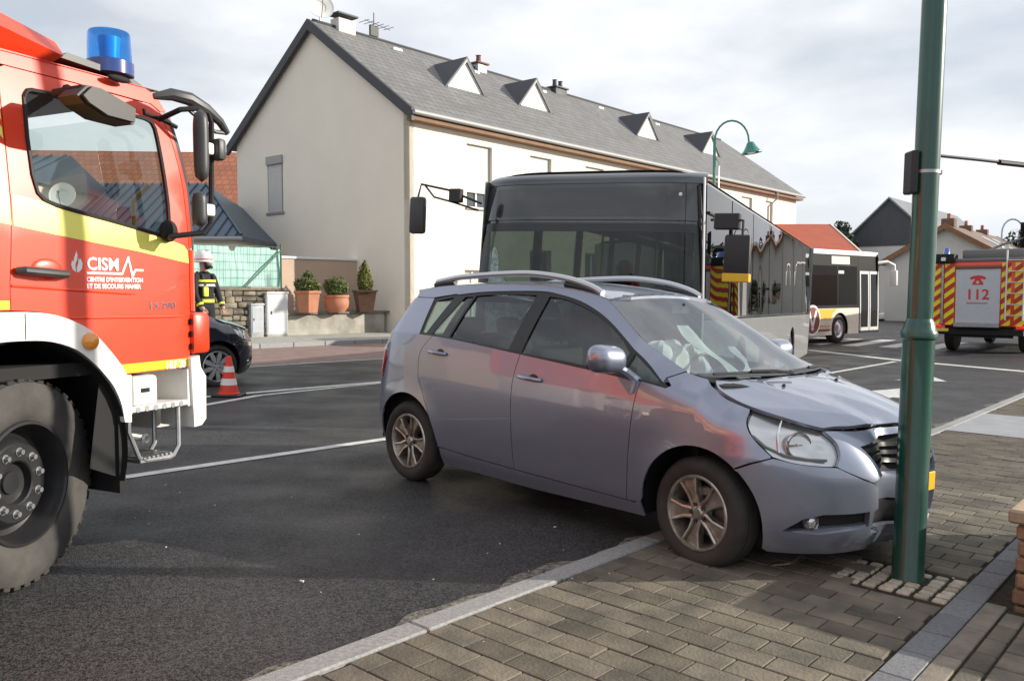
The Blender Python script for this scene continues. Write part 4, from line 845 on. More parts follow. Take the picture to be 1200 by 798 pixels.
b = MB(); b.box(1.06, 1.12, -.33, -.25, 2.235, 2.36, .02, ); b.build('kerb_mirror', m_grey, ft)
b = MB(); b.tube([(.80, -.03, 2.50), (.80, -.03, 2.475), (.92, -.05, 2.455), (1.0, -.06, 2.43)], .013, 6); b.build('rain_channel', m_dark, ft)
b = MB(); b.tube([(.90, -.03, 2.46), (.90, -.20, 2.50), (.97, -.25, 2.515), (1.045, -.26, 2.505), (1.07, -.26, 2.45), (1.06, -.26, 2.05), (1.05, -.26, 1.87), (1.0, -.25, 1.815), (.86, -.15, 1.79), (.98, .0, 1.79)], .016, 8); b.build('mirror_bracket', m_dark, ft)
b = MB(); b.ball((.96, -.02, 1.83), (.06, .04, .065), 14, 8); b.build('bracket_foot', m_dark, ft)
def mirror_head(x, z, wx, hz, y, nm):
    bb = MB(); bb.grid(lambda u, v: (x + wx * cos(2 * pi * u) * (1 - abs(2 * v - 1) ** 5) ** .4, y + .045 * sin(2 * pi * u) * (1 - abs(2 * v - 1) ** 5) ** .4, z + hz * (2 * v - 1)), 18, 14); o_ = bb.build(nm, m_grey, ft, 50)
    return o_
mirror_head(.93, 2.295, .040, .205, -.32, 'main_mirror'); mirror_head(.948, 1.945, .040, .10, -.28, 'wide_angle_mirror')
for zz in (2.295, 1.945):
    b = MB(); b.box(.98, 1.055, -.30, -.22, zz - .035, zz + .035, .015); b.build('mirror_clamp', m_fwhite, ft)
# front wheel, steered
W = bpy.data.objects.new('wheel', None); COL.objects.link(W); W.parent = ft; W.matrix_local = Matrix.Translation((.03, .16, .52)) @ Matrix.Rotation(R(17), 4, 'Z') @ Matrix.Rotation(R(-90), 4, 'Z')
X = Matrix.Rotation(R(90), 4, 'Y'); rt = .525
b = MB(); b.lathe([(.30, .10), (.315, .135), (.34, .150), (.42, .158), (.475, .150), (.505, .135), (rt - .010, .115), (rt - .010, -.115), (.50, -.14), (.42, -.15), (.30, -.12)], 72, X); b.build('tyre', mat('truck_tyre', (.036, .034, .032), .8, col2=(.075, .070, .063), vscale=4, bump=.15), W)
b = MB()
for k in range(46):
    M = Matrix.Rotation(2 * pi * k / 46, 4, 'X'); b.box(.05, .135, -.022, .022, rt - .022, rt, .004, M); b.box(-.04, .04, -.018, .018, rt - .022, rt, 0, Matrix.Rotation(.06, 4, 'X') @ M)
o = b.build('tread_blocks', m_tyre, W); o['kind'] = 'stuff'
m_rimd = mat('black_rim', (.022, .022, .024), .38, var=.2, vscale=6, coat=.2)
b = MB(); b.lathe([(.318, .13), (.310, .148), (.296, .150), (.288, .13), (.280, .07), (.262, .03), (.235, .02)], 56, X); b.build('rim', m_rimd, W)
b = MB(); b.lathe([(.24, .015), (.228, .04), (.205, .085), (.195, .092), (.115, .092), (.108, .086), (.105, .05), (.06, .045), (.055, .06), (.0, .062)], 48, X); b.build('hub', m_rimd, W)
for k in range(10):
    a = 2 * pi * k / 10 + .2; cy, cz_ = .155 * cos(a), .155 * sin(a)
    b = MB(); b.cyl((.085, cy, cz_), (.118, cy, cz_), .0165, .014, 6); b.cyl((.085, cy, cz_), (.097, cy, cz_), .023, n=12); b.build('wheel_nut', m_gal, W)
# body behind the cab, out of the picture to the side
b = MB(); b.box(-6.3, -1.95, 0, far, .95, 3.05, .04); b.box(-6.2, -1.9, .3, 2.1, .5, .95); b.build('body', m_fred, ft)
for xx in (-4.4,):
    for yy in (.16, far - .16):
        b = MB(); b.lathe([(.0, .05), (.2, .05), (.30, .14), (.42, .158), (rt - .02, .135), (rt, .11), (rt, -.11), (.42, -.15), (.0, -.12)], 48, Matrix.Translation((xx, yy, .525)) @ Matrix.Rotation(R(90 if yy < 1 else -90), 4, 'X')); b.build('wheel', m_tyre, ft)
b = MB(); b.lathe([(.0, .05), (.2, .05), (.30, .14), (.42, .158), (rt - .02, .135), (rt, .11), (rt, -.11), (.42, -.15), (.0, -.12)], 48, Matrix.Translation((.04, far - .16, .525)) @ Matrix.Rotation(R(-90), 4, 'X')); b.build('wheel', m_tyre, ft)
# ================================================================== grey service bus behind the car
m_bsilver = mat('bus_silver', (.33, .335, .34), .36, metal=.55, var=.04, vscale=3, coat=.5, dirt=((.16, .15, .13), .2, 1.5, .6)); m_bdark = mat('bus_navy_cap', (.018, .024, .034), .22, coat=.8)
m_bglass = glass('bus_side_glass', (.10, .11, .11), 1.36, wave=.16); m_bscreen = glass('bus_screen_glass', (.22, .28, .25), 1.5); m_bband = mat('bus_black_gloss', (.010, .011, .012), .08, coat=1)
BX0, BY0 = 2.03, 9.437
BT = Matrix.Translation((BX0, BY0, g(BX0) - .02)) @ Matrix.Rotation(R(2.3), 4, 'Y') @ Matrix.Rotation(R(-114.6), 4, 'Z') @ Matrix.Diagonal((1, 1, 1.035, 1))
bus = thing('grey_bus', 'silver grey service bus with black glass front and broken windscreen corner', 'bus', BT)
BW, BL, BH = 2.86, 12.3, 2.90
def bl(z): return 0 if z < 1.25 else .055 * ((z - 1.25) / 1.45)
def BS(x, z): return Vector((x, -bl(z), z))
def bp(name, poly, ma, par=bus, **k): k.setdefault('step', .3); return panel(name, poly, BS, ma, par, out=(0, 1, 0), **k)
arch1 = [(-2.75 + .53 * cos(R(a)), .50 + .53 * sin(R(a))) for a in range(-20, 201, 20)]; arch2 = [(-8.85 + .53 * cos(R(a)), .50 + .53 * sin(R(a))) for a in range(-20, 201, 20)]
bp('skirt', [(-.18, .30)] + arch1 + arch2 + [(-BL + .1, .34), (-BL + .02, 1.26), (-.16, 1.26)], m_bsilver, lip=.03, step=.25)
bp('corner_post', [(-.175, 1.27), (-.17, 2.80), (-.10, 2.80), (-.10, .5), (-.17, .5)], mat('post_silver', (.55, .56, .57), .3, metal=.4), off=.004)
bp('window_band', [(-.18, 1.27), (-.18, 2.78), (-BL + .03, 2.78), (-BL + .03, 1.27)], m_bband, off=-.012, lip=0, holes=[[(-.30 - a, 1.36), (-.30 - a, 2.55), (-.30 - a - w + .08, 2.55), (-.30 - a - w + .08, 1.36)] for a, w in [(0, 1.55)] + [(1.6 + 1.72 * k, 1.68) for k in range(6)]])
for a, w in [(0, 1.55)] + [(1.6 + 1.72 * k, 1.68) for k in range(6)]:
    pn_ = bp('side_window', [(-.26 - a, 1.30), (-.26 - a, 2.74), (-.26 - a - w + .012, 2.74), (-.26 - a - w + .012, 1.30)], m_bglass, lip=.01)
# driver window slider frame
b = MB(); b.tube([BS(-.32, 2.44) + Vector((0, .01, 0)), BS(-1.75, 2.44) + Vector((0, .01, 0)), BS(-1.75, 2.12) + Vector((0, .01, 0))], .018, 6); b.build('slider_frame', m_blk, bus)
# far side with windows
def BS2(x, z): return Vector((x, -BW + bl(z), z))
panel('far_side', [(-.16, .3), (-.16, 2.8), (-BL + .02, 2.8), (-BL + .02, .3)], BS2, m_bsilver, bus, step=.4, out=(0, -1, 0), holes=[[(-.40 - a, 1.2), (-.40 - a, 2.5), (-.40 - a - 1.4, 2.5), (-.40 - a - 1.4, 1.2)] for a in (0, 1.7, 3.4, 5.1, 6.8, 8.5, 10.2)])
panel('far_windows', [(-.3, 1.15), (-.3, 2.55), (-BL + .1, 2.55), (-BL + .1, 1.15)], BS2, glass('far_pane', (.20, .23, .21), 1.5), bus, step=.5, off=-.02, lip=0, out=(0, -1, 0))
# front shell, bowed in plan and raked
def BF(y, z):     # y: 0 .. -BW
    q = (y + BW / 2) / (BW / 2); rk = interp(z, [.2, .9, 1.6, 2.3, 2.75, 2.9], [.0, .03, .0, -.07, -.14, -.22])
    e = abs(q) ** 4.5
    k = 1 - bl(z) / (BW / 2)
    return Vector((.06 - .20 * e + rk, -BW / 2 + (y + BW / 2) * k, z))
def bfp(name, poly, ma, par=bus, **k): k.setdefault('step', .16); return panel(name, poly, BF, ma, par, out=(1, 0, 0), **k)
ws = rrect(-BW + .01, -.03, .95, 2.30, .10)
scr = bfp('windscreen', ws, m_bscreen, lip=.01)
bfp('destination_glass', rrect(-BW + .02, -.04, 2.335, 2.745, .06), m_bband, lip=.01)
bfp('display_window', rrect(-BW + .20, -.42, 2.375, 2.70, .02), mat('display_smoke', (.022, .023, .026), .18, coat=.6), off=.004, lip=.002)
bfp('screen_header', rrect(-BW + .06, -.10, 2.20, 2.295, .02), mat('sun_strip', (.02, .021, .024), .2), off=.004, lip=.002)
bfp('front_panel', [(-BW, .25), (-BW, .945), (0, .945), (0, .25)], m_bsilver)
bfp('windscreen_surround', [(-BW, .94), (-BW, 2.78), (0, 2.78), (0, .94)], m_bband, off=-.02, holes=[rrect(-BW + .08, -.10, 1.0, 2.24, .08)], lip=.02)
b = MB()
def cap(u, v):
    z = 2.75 + .17 * sin(v * pi / 2); p = BF(-BW * u, 2.75); ins = .20 * (1 - cos(v * pi / 2)); side = -.10 * (1 - cos(v * pi / 2)) * (1 - 2 * u)
    return (p.x - ins - .25 * v * v, p.y + side, z)
b.grid(cap, 24, 6); b.build('roof_cap', m_bdark, bus)
def rf(u, v):
    y = -BW * v; q = abs(2 * v - 1); return (-.30 - (BL - .3) * u, -.05 - (BW - .10) * v, 2.78 + .14 * (1 - q ** 6))
b = MB(); b.grid(rf, 10, 16); b.build('roof', mat('bus_roof_white', (.62, .64, .66), .4, var=.08, vscale=2), bus)
b = MB(); b.box(-9.0, -5.5, -2.1, -.5, 2.90, 3.02, .06); b.build('roof_pod', m_bsilver, bus)
b = MB(); b.grid(lambda u, v: (-BL - .06 * sin(pi * u), -BW * u, .3 + 2.5 * v), 8, 4); b.build('rear_panel', m_bsilver, bus)
# clearance lamp, wipers
b = MB(); c = BF(-.28, 2.62); b.ball((c.x + .006, c.y, c.z), (.012, .022, .022), 10, 6); b.build('clearance_lamp', mat('clear_lamp', (.8, .8, .8), .2), bus)
# shattered area of the screen
m_crack = mat('crazed_glass', (.42, .55, .52), .3, col2=(.10, .16, .15), vscale=26, bump=.8, bscale=70, detail=8)
bfp('shattered_glass', curve([(-2.63, 1.02), (-2.64, 1.80), (-2.62, 2.02), (-2.54, 1.92), (-2.50, 1.72), (-2.38, 1.60), (-2.30, 1.36), (-2.12, 1.18), (-2.05, 1.02)], 3, True), m_crack, scr, off=.006, lip=.001, step=.1)
# inside
b = MB(); b.box(-BL + .2, -.2, -BW + .1, -.1, .35, .42); b.box(-.75, -.1, -BW + .15, -.15, .42, 1.08, .06); b.build('saloon_floor', m_dark, bus)
b = MB(); b.grid(lambda u, v: (-.4 - 11.6 * u, -.15 - (BW - .3) * v, 2.66), 2, 2); b.build('ceiling', mat('saloon_ceiling', (.10, .105, .10), .7), bus)
m_bseat = mat('bus_seat_fabric', (.03, .04, .07), .9); m_bred = mat('red_seat_cover', (.45, .02, .02), .8)
for r in range(6):
    for yy in (-.62, -BW + .62):
        xx = -2.6 - r * 1.45
        b = MB(); b.box(xx - .45, xx, yy - .42, yy + .42, .85, .98, .04); b.box(xx - .52, xx - .42, yy - .42, yy + .42, .95, 1.62, .04); b.build('passenger_seat', m_bseat, bus)
b = MB(); b.box(-1.55, -1.05, -.95, -.42, .95, 1.10, .05); b.box(-1.62, -1.5, -.95, -.42, 1.05, 1.75, .06); b.build('driver_seat', m_dark, bus)
b = MB(); b.lathe([(.21, -.014), (.225, 0), (.21, .014), (.195, 0), (.21, -.014)], 24, Matrix.Translation((-.62, -.70, 1.28)) @ Matrix.Rotation(R(-55), 4, 'Y')); b.build('steering_wheel', m_dark, bus)
b = MB(); b.box(-2.1, -1.95, -1.75, -1.30, 1.2, 1.78, .06); b.ball((-2.02, -1.52, 1.86), (.09, .12, .12)); b.build('red_seat', m_bred, bus)
for yy in (-1.0, -1.75):
    b = MB(); b.cyl((-1.7, yy, .42), (-1.7, yy, 2.66), .018, n=8); b.build('grab_pole', mat('grab_yellow', (.7, .55, .08), .35), bus)
# mirrors
q = BF(-BW + .03, 2.5)
b = MB(); b.tube([(.0, -BW + .10, 2.52), (.14, -BW - .10, 2.60), (.20, -BW - .25, 2.66), (.25, -BW - .62, 2.73), (.25, -BW - .66, 2.58)], .014, 6); b.tube([(.0, -BW + .06, 2.44), (.16, -BW - .2, 2.52), (.22, -BW - .45, 2.58), (.25, -BW - .56, 2.71)], .012, 6); b.box(.10, .2, -BW - .26, -BW - .10, 2.52, 2.68, .01); b.build('mirror_bracket', m_blk, bus)
b = MB(); b.box(.20, .30, -BW - .76, -BW - .55, 2.14, 2.58, .035); b.build('door_side_mirror', m_grey, bus)
b = MB(); b.tube([(-.20, .02, 2.35), (-.12, .22, 2.36), (-.05, .40, 2.33), (-.05, .40, 2.12)], .016, 6); b.box(-.16, -.05, .08, .36, 2.24, 2.41, .012); b.build('mirror_bracket', m_blk, bus)
b = MB(); b.box(-.09, .03, .22, .50, 1.76, 2.18, .03); dm = b.build('driver_side_mirror', m_blk, bus)
b = MB(); b.box(-.095, .036, .215, .505, 1.685, 1.775, .008); b.build('yellow_pad', mat('pad_yellow', (.75, .42, .02), .5), dm)
# wheels
X = Matrix.Rotation(R(-90), 4, 'X')
for xx in (-2.75, -8.85):
    for side in (0, 1):
        M = Matrix.Translation((xx, -.20 if not side else -BW + .2, .48)) @ Matrix.Rotation(R(-90 if not side else 90), 4, 'X')
        w = bpy.data.objects.new('wheel', None); COL.objects.link(w); w.parent = bus; w.matrix_local = M
        b = MB(); b.lathe([(.28, .12), (.30, .145), (.40, .155), (.46, .14), (.48, .11), (.48, -.11), (.44, -.14), (.28, -.12)], 40); b.build('tyre', m_tyre, w)
        b = MB(); b.lathe([(.30, .14), (.27, .13), (.25, .05), (.18, .05), (.16, .10), (.09, .11), (.0, .12)], 32); b.build('rim', m_bsilver, w)
b = MB(); b.box(-BL + .3, -.4, -BW + .25, -.25, .25, .36); b.build('chassis', m_dark, bus)
# ================================================================== long rendered house across the street
m_rend = mat('beige_render', (.80, .745, .65), .9, col2=(.77, .715, .62), vscale=.8, bump=.25, bscale=35, detail=8); m_rendf = mat('cream_render', (.80, .74, .63), .9, var=.03, vscale=1.5, bump=.2, bscale=35)
m_slate = mat('slate_edge', (.045, .048, .055), .6); m_wood = mat('brown_soffit', (.20, .10, .045), .7, var=.2, vscale=5); m_gut = mat('zinc_gutter', (.33, .33, .33), .6, metal=.2)
m_shut = mat('roller_shutter', (.52, .52, .50), .6, var=.05); m_frame = mat('pvc_frame', (.75, .75, .73), .45); m_pane = mat('window_pane', (.05, .06, .07), .06, coat=1)
def slate_mat(name, c1, c2, sx_, sz_):
    m = mat(name, c1, .62, bump=.3, bscale=40); N, L = m.node_tree.nodes, m.node_tree.links; b = N['Principled BSDF']
    co = [n for n in N if n.type == 'TEX_COORD'][0]; mpn = N.new('ShaderNodeMapping'); mpn.inputs['Rotation'].default_value = (R(90), 0, 0); L.new(co.outputs['Object'], mpn.inputs[0])
    br = N.new('ShaderNodeTexBrick'); br.inputs['Scale'].default_value = 1; br.inputs['Brick Width'].default_value = sx_; br.inputs['Row Height'].default_value = sz_; br.inputs['Mortar Size'].default_value = .015
    br.inputs['Color1'].default_value = (*c1, 1); br.inputs['Color2'].default_value = (*c2, 1); br.inputs['Mortar'].default_value = (*[c * .5 for c in c2], 1); L.new(mpn.outputs[0], br.inputs['Vector'])
    nz = N.new('ShaderNodeTexNoise'); nz.inputs['Scale'].default_value = .7; nz.inputs['Detail'].default_value = 6; L.new(co.outputs['Object'], nz.inputs[0]); mr = N.new('ShaderNodeMapRange'); mr.inputs[3].default_value = .78; mr.inputs[4].default_value = 1.22; L.new(nz.outputs['Fac'], mr.inputs[0])
    vm = N.new('ShaderNodeVectorMath'); vm.operation = 'SCALE'; L.new(br.outputs['Color'], vm.inputs[0]); L.new(mr.outputs[0], vm.inputs[3]); L.new(vm.outputs[0], b.inputs['Base Color']); return m
m_roof = slate_mat('roof_slates', (.20, .198, .195), (.155, .155, .155), .30, .22)
HX, HY, HW, HL, ZE, ZR = -3.37, 28.35, 10.25, 32., 7.58, 11.25
HM = Matrix.Translation((HX, HY, 0)) @ Matrix.Rotation(R(49.5), 4, 'Z')
hs = thing('long_house', 'long cream rendered house with grey slate roof and four triangular dormers', 'house', HM)
wins = [(t, t + 1.35, 4.55, 6.8) for t in (2.72, 6.25, 9.9, 13.5, 17.2, 20.9, 24.5)] + [(27.6, 28.6, 5.2, 6.8)]
wlow = [(t, t + 1.35, 1.0, 3.2) for t in (6.25, 9.9, 17.2, 20.9, 27.2)] + [(2.6, 3.75, .1, 2.35), (13.5, 14.6, .1, 2.35)]
rc = lambda w: [(w[0], w[2]), (w[1], w[2]), (w[1], w[3]), (w[0], w[3])]
fac = panel('wall', [(0, 0), (HL, 0), (HL, ZE), (0, ZE)], lambda a, c: Vector((a, 0, c)), m_rendf, hs, step=1.5, lip=.28, out=(0, -1, 0), holes=[rc(w) for w in wins + wlow])
gw_ = (7.1, 8.12, 4.65, 6.78)
gab = panel('gable_wall', [(0, 0), (HW, 0), (HW, ZE), (HW / 2, ZR), (0, ZE)], lambda a, c: Vector((0, a, c)), m_rend, hs, step=1.5, lip=.2, out=(-1, 0, 0), holes=[rc(gw_)])
b = MB(); b.add([(HL, 0, 0), (HL, HW, 0), (HL, HW, ZE), (HL, HW / 2, ZR), (HL, 0, ZE)], [(0, 1, 2, 3, 4)]); b.add([(0, HW, 0), (HL, HW, 0), (HL, HW, ZE), (0, HW, ZE)], [(0, 1, 2, 3)]); b.build('rear_walls', m_rend, hs, 0)
for w in wins + wlow:
    x0, x1, z0, z1 = w; b = MB(); b.box(x0, x1, .22, .26, z0, z1); f = b.build('window', m_pane if z0 > .2 else m_shut, hs)
    b = MB(); b.box(x0, x0 + .07, .17, .23, z0, z1); b.box(x1 - .07, x1, .17, .23, z0, z1); b.box(x0 + .07, x1 - .07, .17, .23, z0, z0 + .07); b.box(x0 + .07, x1 - .07, .17, .23, z1 - .07, z1); b.box((x0 + x1) / 2 - .035, (x0 + x1) / 2 + .035, .17, .228, z0 + .07, z1 - .07); b.build('frame', m_frame, f)
    if z0 > 4:
        b = MB(); b.box(x0 + .005, x1 - .005, .12, .165, z0 + (z1 - z0) * (.25 if w[0] < 5 else .02), z1 - .005); b.build('shutter', m_shut, f)
    b = MB(); b.box(x0 - .06, x1 + .06, -.06, .2, z0 - .07, z0, .008); b.build('sill', m_granite, f)
x0, x1, z0, z1 = gw_; b = MB(); b.box(.1, .14, x0, x1, z0, z1); f = b.build('window', m_pane, hs); b = MB(); b.box(.02, .09, x0 + .1, x1 - .05, z0, z1 - .3)
for k in range(22): b.box(.012, .03, x0 + .1, x1 - .05, z0 + .02 + k * .08, z0 + .08 + k * .08)
b.build('shutter', m_shut, f); b = MB(); b.box(-.08, .12, x0 - .02, x1 + .02, z1 - .3, z1 + .02, .01); b.build('shutter_box', m_gut, f); b = MB(); b.box(-.06, .1, x0 - .08, x1 + .08, z0 - .09, z0, .01); b.build('sill', m_granite, f)
# roof slabs
ov, vg, th = .38, .22, .16; dz = (ZR - ZE) / (HW / 2)
def slab(side, name, ma):
    y0, y1 = (-ov, HW / 2) if side < 0 else (HW + ov, HW / 2); z0, z1 = ZE - ov * dz, ZR
    b = MB(); b.add([(-vg, y0, z0 + th), (HL + vg, y0, z0 + th), (HL + vg, y1, z1 + th), (-vg, y1, z1 + th), (-vg, y0, z0), (HL + vg, y0, z0), (HL + vg, y1, z1), (-vg, y1, z1)], [(0, 1, 2, 3), (7, 6, 5, 4), (0, 4, 5, 1), (1, 5, 6, 2), (3, 7, 4, 0)]); return b.build(name, ma, hs, 0)
rf = slab(-1, 'roof', m_roof); slab(1, 'rear_roof', m_roof)
for side in (0, 1):
    y0 = -ov if not side else HW + ov; b = MB(); z0 = ZE - ov * dz
    b.add([(-vg - .03, y0, z0 + th + .03), (-vg - .03, HW / 2, ZR + th + .03), (-vg - .03, HW / 2, ZR - .20), (-vg - .03, y0, z0 - .20), (-vg + .10, y0, z0 + th + .03), (-vg + .10, HW / 2, ZR + th + .03), (-vg + .10, HW / 2, ZR - .2), (-vg + .10, y0, z0 - .2)], [(0, 1, 2, 3), (4, 7, 6, 5), (0, 4, 5, 1), (3, 2, 6, 7), (0, 3, 7, 4)]); b.build('verge_board', m_slate, hs, 0)
    b = MB(); b.add([(-vg + .1, y0, z0 - .01), (-vg + .1, HW / 2, ZR - .01), (0, HW / 2, ZR - .01), (0, y0, z0 - .01)], [(0, 1, 2, 3)]); b.build('verge_soffit', m_wood, hs, 0)
b = MB(); b.box(-vg + .1, HL + vg, -ov + .02, -.002, ZE - ov * dz - .16, ZE - ov * dz - .03); b.build('eaves_soffit', m_wood, hs)
b = MB(); b.tube([(-vg, -ov - .06, ZE - ov * dz + .07), (HL + vg, -ov - .06, ZE - ov * dz + .07)], .085, 10); b.build('gutter', m_gut, hs)
b = MB(); b.tube([(.0, HW / 2, ZR + th + .02), (HL, HW / 2, ZR + th + .02)], .07, 8); b.build('ridge_cap', m_slate, rf)
for t in (HL - 4.2,):
    b = MB(); b.tube([(t + .4, -ov - .06, ZE - ov * dz), (t + .4, -ov - .06, ZE - .65), (t, -.07, ZE - 1.1), (t, -.07, .2)], .05, 8); b.build('downpipe', m_gut, hs)
m_lead = mat('lead_flashing', (.30, .32, .34), .5, metal=.4)
for t in (5.1, 9.4, 18.5, 25.3):
    y0 = 2.30; zb = ZE + y0 * dz + th; w, h = 1.05, 1.15; yr = y0 + h / dz
    d = bpy.data.objects.new('dormer', None); COL.objects.link(d); d.parent = hs; d.matrix_local = Matrix.Identity(4)
    b = MB(); b.add([(t - w, y0 + .02, zb), (t + w, y0 + .02, zb), (t, y0 + .02, zb + h)], [(0, 1, 2)]); b.build('dormer_face', m_frame, d, 0)
    b = MB(); k = .42; b.add([(t - w * k + .15, y0 + .0, zb + .14), (t + w * k + .15, y0 + .0, zb + .14), (t + .15, y0 + .0, zb + .14 + h * .5)], [(0, 1, 2)]); b.build('dormer_window', m_shut, d, 0)
    for sg in (-1, 1):
        b = MB(); b.add([(t + sg * (w + .14), y0 - .10, zb - .02), (t, y0 - .10, zb + h + .14), (t, yr + .15, zb + h + .14), (t + sg * (w + .14), y0 + .12, zb + .02), (t + sg * (w + .14), y0 - .10, zb - .12), (t, y0 - .10, zb + h + .04)], [(0, 1, 2, 3), (0, 4, 5, 1)]); b.build('dormer_roof', m_slate, d, 0)
        b = MB(); b.tube([(t + sg * (w + .02), y0 - .07, zb - .03), (t, y0 - .07, zb + h + .02)], .055, 4); b.build('bargeboard', m_frame, d)
def chimney(t, y, w, l, h, ma, pots, capm, off=0):
    zb = ZR - abs(y - HW / 2) * dz + .1; b = MB(); b.box(t, t + l, y - w / 2, y + w / 2, zb - .5, zb + h, .02); c = b.build('chimney', ma, rf)
    b = MB(); b.box(t - .08, t + l + .08, y - w / 2 - .08, y + w / 2 + .08, zb + h + (.0 if not off else off), zb + h + .07 + off, .01); b.build('chimney_cap', capm, c)
    for k in range(pots): b = MB(); b.lathe([(.10, 0), (.12, .02), (.10, .3), (.13, .34), (.0, .34)], 12, Matrix.Translation((t + l * (k + .5) / pots, y, zb + h + .07))); b.build('chimney_pot', capm, c)
chimney(1.0, HW / 2, .5, .8, .40, mat('white_chimney', (.62, .61, .58), .8, var=.1), 0, m_slate, .12); chimney(8.6, HW / 2, .5, .6, .25, m_lead, 1, mat('terracotta_dark', (.16, .06, .04), .7)); chimney(14.2, HW / 2, .5, .9, .22, m_slate, 2, m_slate)
for t, y in [(3.4, 4.6), (7.9, 4.6), (12.6, 4.6), (17.4, 4.6), (23., 4.6)]:
    b = MB(); zz = ZE + y * dz + th; b.box(t, t + .45, y - .06, y + .06, zz - .02, zz + .07); b.build('roof_hook', m_frame, rf)
def dish(parent, M, r, name='dish'):
    b = MB(); b.lathe([(r * k / 8, r * .28 * (k / 8) ** 2) for k in range(9)] + [(r, r * .28 - .015), (r * .5, .05)], 28, M); o = b.build(name, mat('dish_grey', (.66, .66, .64), .5), parent)
    b = MB(); b.tube([(0, -r, r * .25), (0, -r * .5, r * .75), (0, -.02, r * 1.0)], .012, 6, M); b.cyl((0, -.02, r * .92), (0, -.02, r * 1.1), .035, n=8, M=M); b.build('receiver_arm', m_grey, o)
sd = thing('satellite_dish', 'big pale satellite dish on the ridge beside a white chimney', 'satellite dish', HM)
zz = ZR + th
b = MB(); b.cyl((.35, HW / 2, zz - .1), (.35, HW / 2, zz + .55), .03); b.build('mast', m_gal, sd)
dish(sd, Matrix.Translation((.30, HW / 2, zz + .55)) @ Vector((-.35, -.9, .35)).to_track_quat('Z', 'Y').to_matrix().to_4x4(), .52)
an = thing('roof_antenna', 'thin dark television antenna on the slate ridge', 'antenna', HM)
b = MB(); b.cyl((2.9, HW / 2, zz - .1), (2.9, HW / 2, zz + 1.0), .02, n=6); b.build('mast', m_slate, an)
b = MB(); b.tube([(2.3, HW / 2 - .2, zz + .55), (3.9, HW / 2 + .2, zz + .60)], .012, 5)
for k in range(6): b.box(2.4 + k * .25, 2.42 + k * .25, HW / 2 - .3, HW / 2 + .3, zz + .56, zz + .575)
b.box(2.7, 3.1, HW / 2 - .05, HW / 2 + .05, zz + .1, zz + .5); b.build('element_boom', m_slate, an)

# ================================================================== annex with blue-grey standing seam roof
m_zinc = mat('blue_zinc', (.085, .125, .175), .42, metal=.45, var=.1, vscale=1.5)
ax = thing('annex', 'low annex with dark blue-grey standing seam metal roof against the gable', 'building', Matrix.Translation((-9.15, 29.0, 0)))
AL = 7.2
b = MB(); b.box(-AL, -.25, .3, 7, 0, 3.35); b.build('wall', m_rend, ax)
RG, RD, RB = 5.75, 4.3, -2.7
b = MB(); b.add([(0, 0, 3.45), (-AL, 0, 3.45), (-AL, RD, RG), (RB, RD, RG), (0, 8.6, 3.45), (-AL, 8.6, 3.45), (-.0, 0, 3.30), (-AL, 0, 3.30), (0, 8.6, 3.3)], [(0, 3, 2, 1), (0, 4, 3), (3, 4, 5, 2), (0, 1, 7, 6), (0, 6, 8, 4)]); zr_ = b.build('roof', m_zinc, ax, 0)
for k in range(20):
    x = -.2 - k * .35; t = min(1, -x / -RB) if x > RB else 1
    b = MB(); b.tube([(x, 0 - .01, 3.48), (x, RD * t, 3.48 + (RG - 3.45) * t)], .028, 4); b.build('seam', m_zinc, zr_, 0)
b = MB(); b.tube([(0, 0, 3.5), (RB, RD, RG + .04)], .05, 6); b.build('hip_cap', m_zinc, zr_)
b = MB(); b.tube([(.05, -.08, 3.36), (-AL, -.08, 3.36)], .07, 8); b.build('gutter', m_gut, ax)
dh = thing('white_annex', 'pale rendered outbuilding with blue-grey metal roof behind the fire engine cab', 'building', Matrix.Translation((-13.6, 27.0, 0)))
b = MB(); b.box(-9, -1.95, .2, 6, 0, 5.15); b.build('wall', mat('pinkish_render', (.66, .58, .52), .9, var=.05, vscale=1), dh)
b = MB(); b.add([(-1.75, 0, 5.1), (-9.2, 0, 5.1), (-9.2, 3, 6.3), (-1.75, 3, 6.3), (-1.75, 6.4, 5.1), (-9.2, 6.4, 5.1), (-1.75, 0, 4.95), (-9.2, 0, 4.95)], [(0, 3, 2, 1), (3, 4, 5, 2), (0, 1, 7, 6), (0, 4, 3)]); r2 = b.build('roof', m_zinc, dh, 0)
for k in range(15): b = MB(); b.tube([(-1.9 - k * .5, -.01, 5.12), (-1.9 - k * .5, 3, 6.33)], .025, 4); b.build('seam', m_zinc, r2, 0)
d2 = thing('wall_dish', 'round white satellite dish fixed to the pale outbuilding wall', 'satellite dish', Matrix.Translation((-13.55, 27.0, 4.55)))
dish(d2, Matrix.Translation((-.45, -.15, 0)) @ Vector((.1, -1, .25)).to_track_quat('Z', 'Y').to_matrix().to_4x4(), .40)
b = MB(); b.tube([(-1.95, .3, -.25), (-.8, .25, -.15), (-.45, -.1, -.02)], .025); b.build('wall_bracket', m_gal, d2)
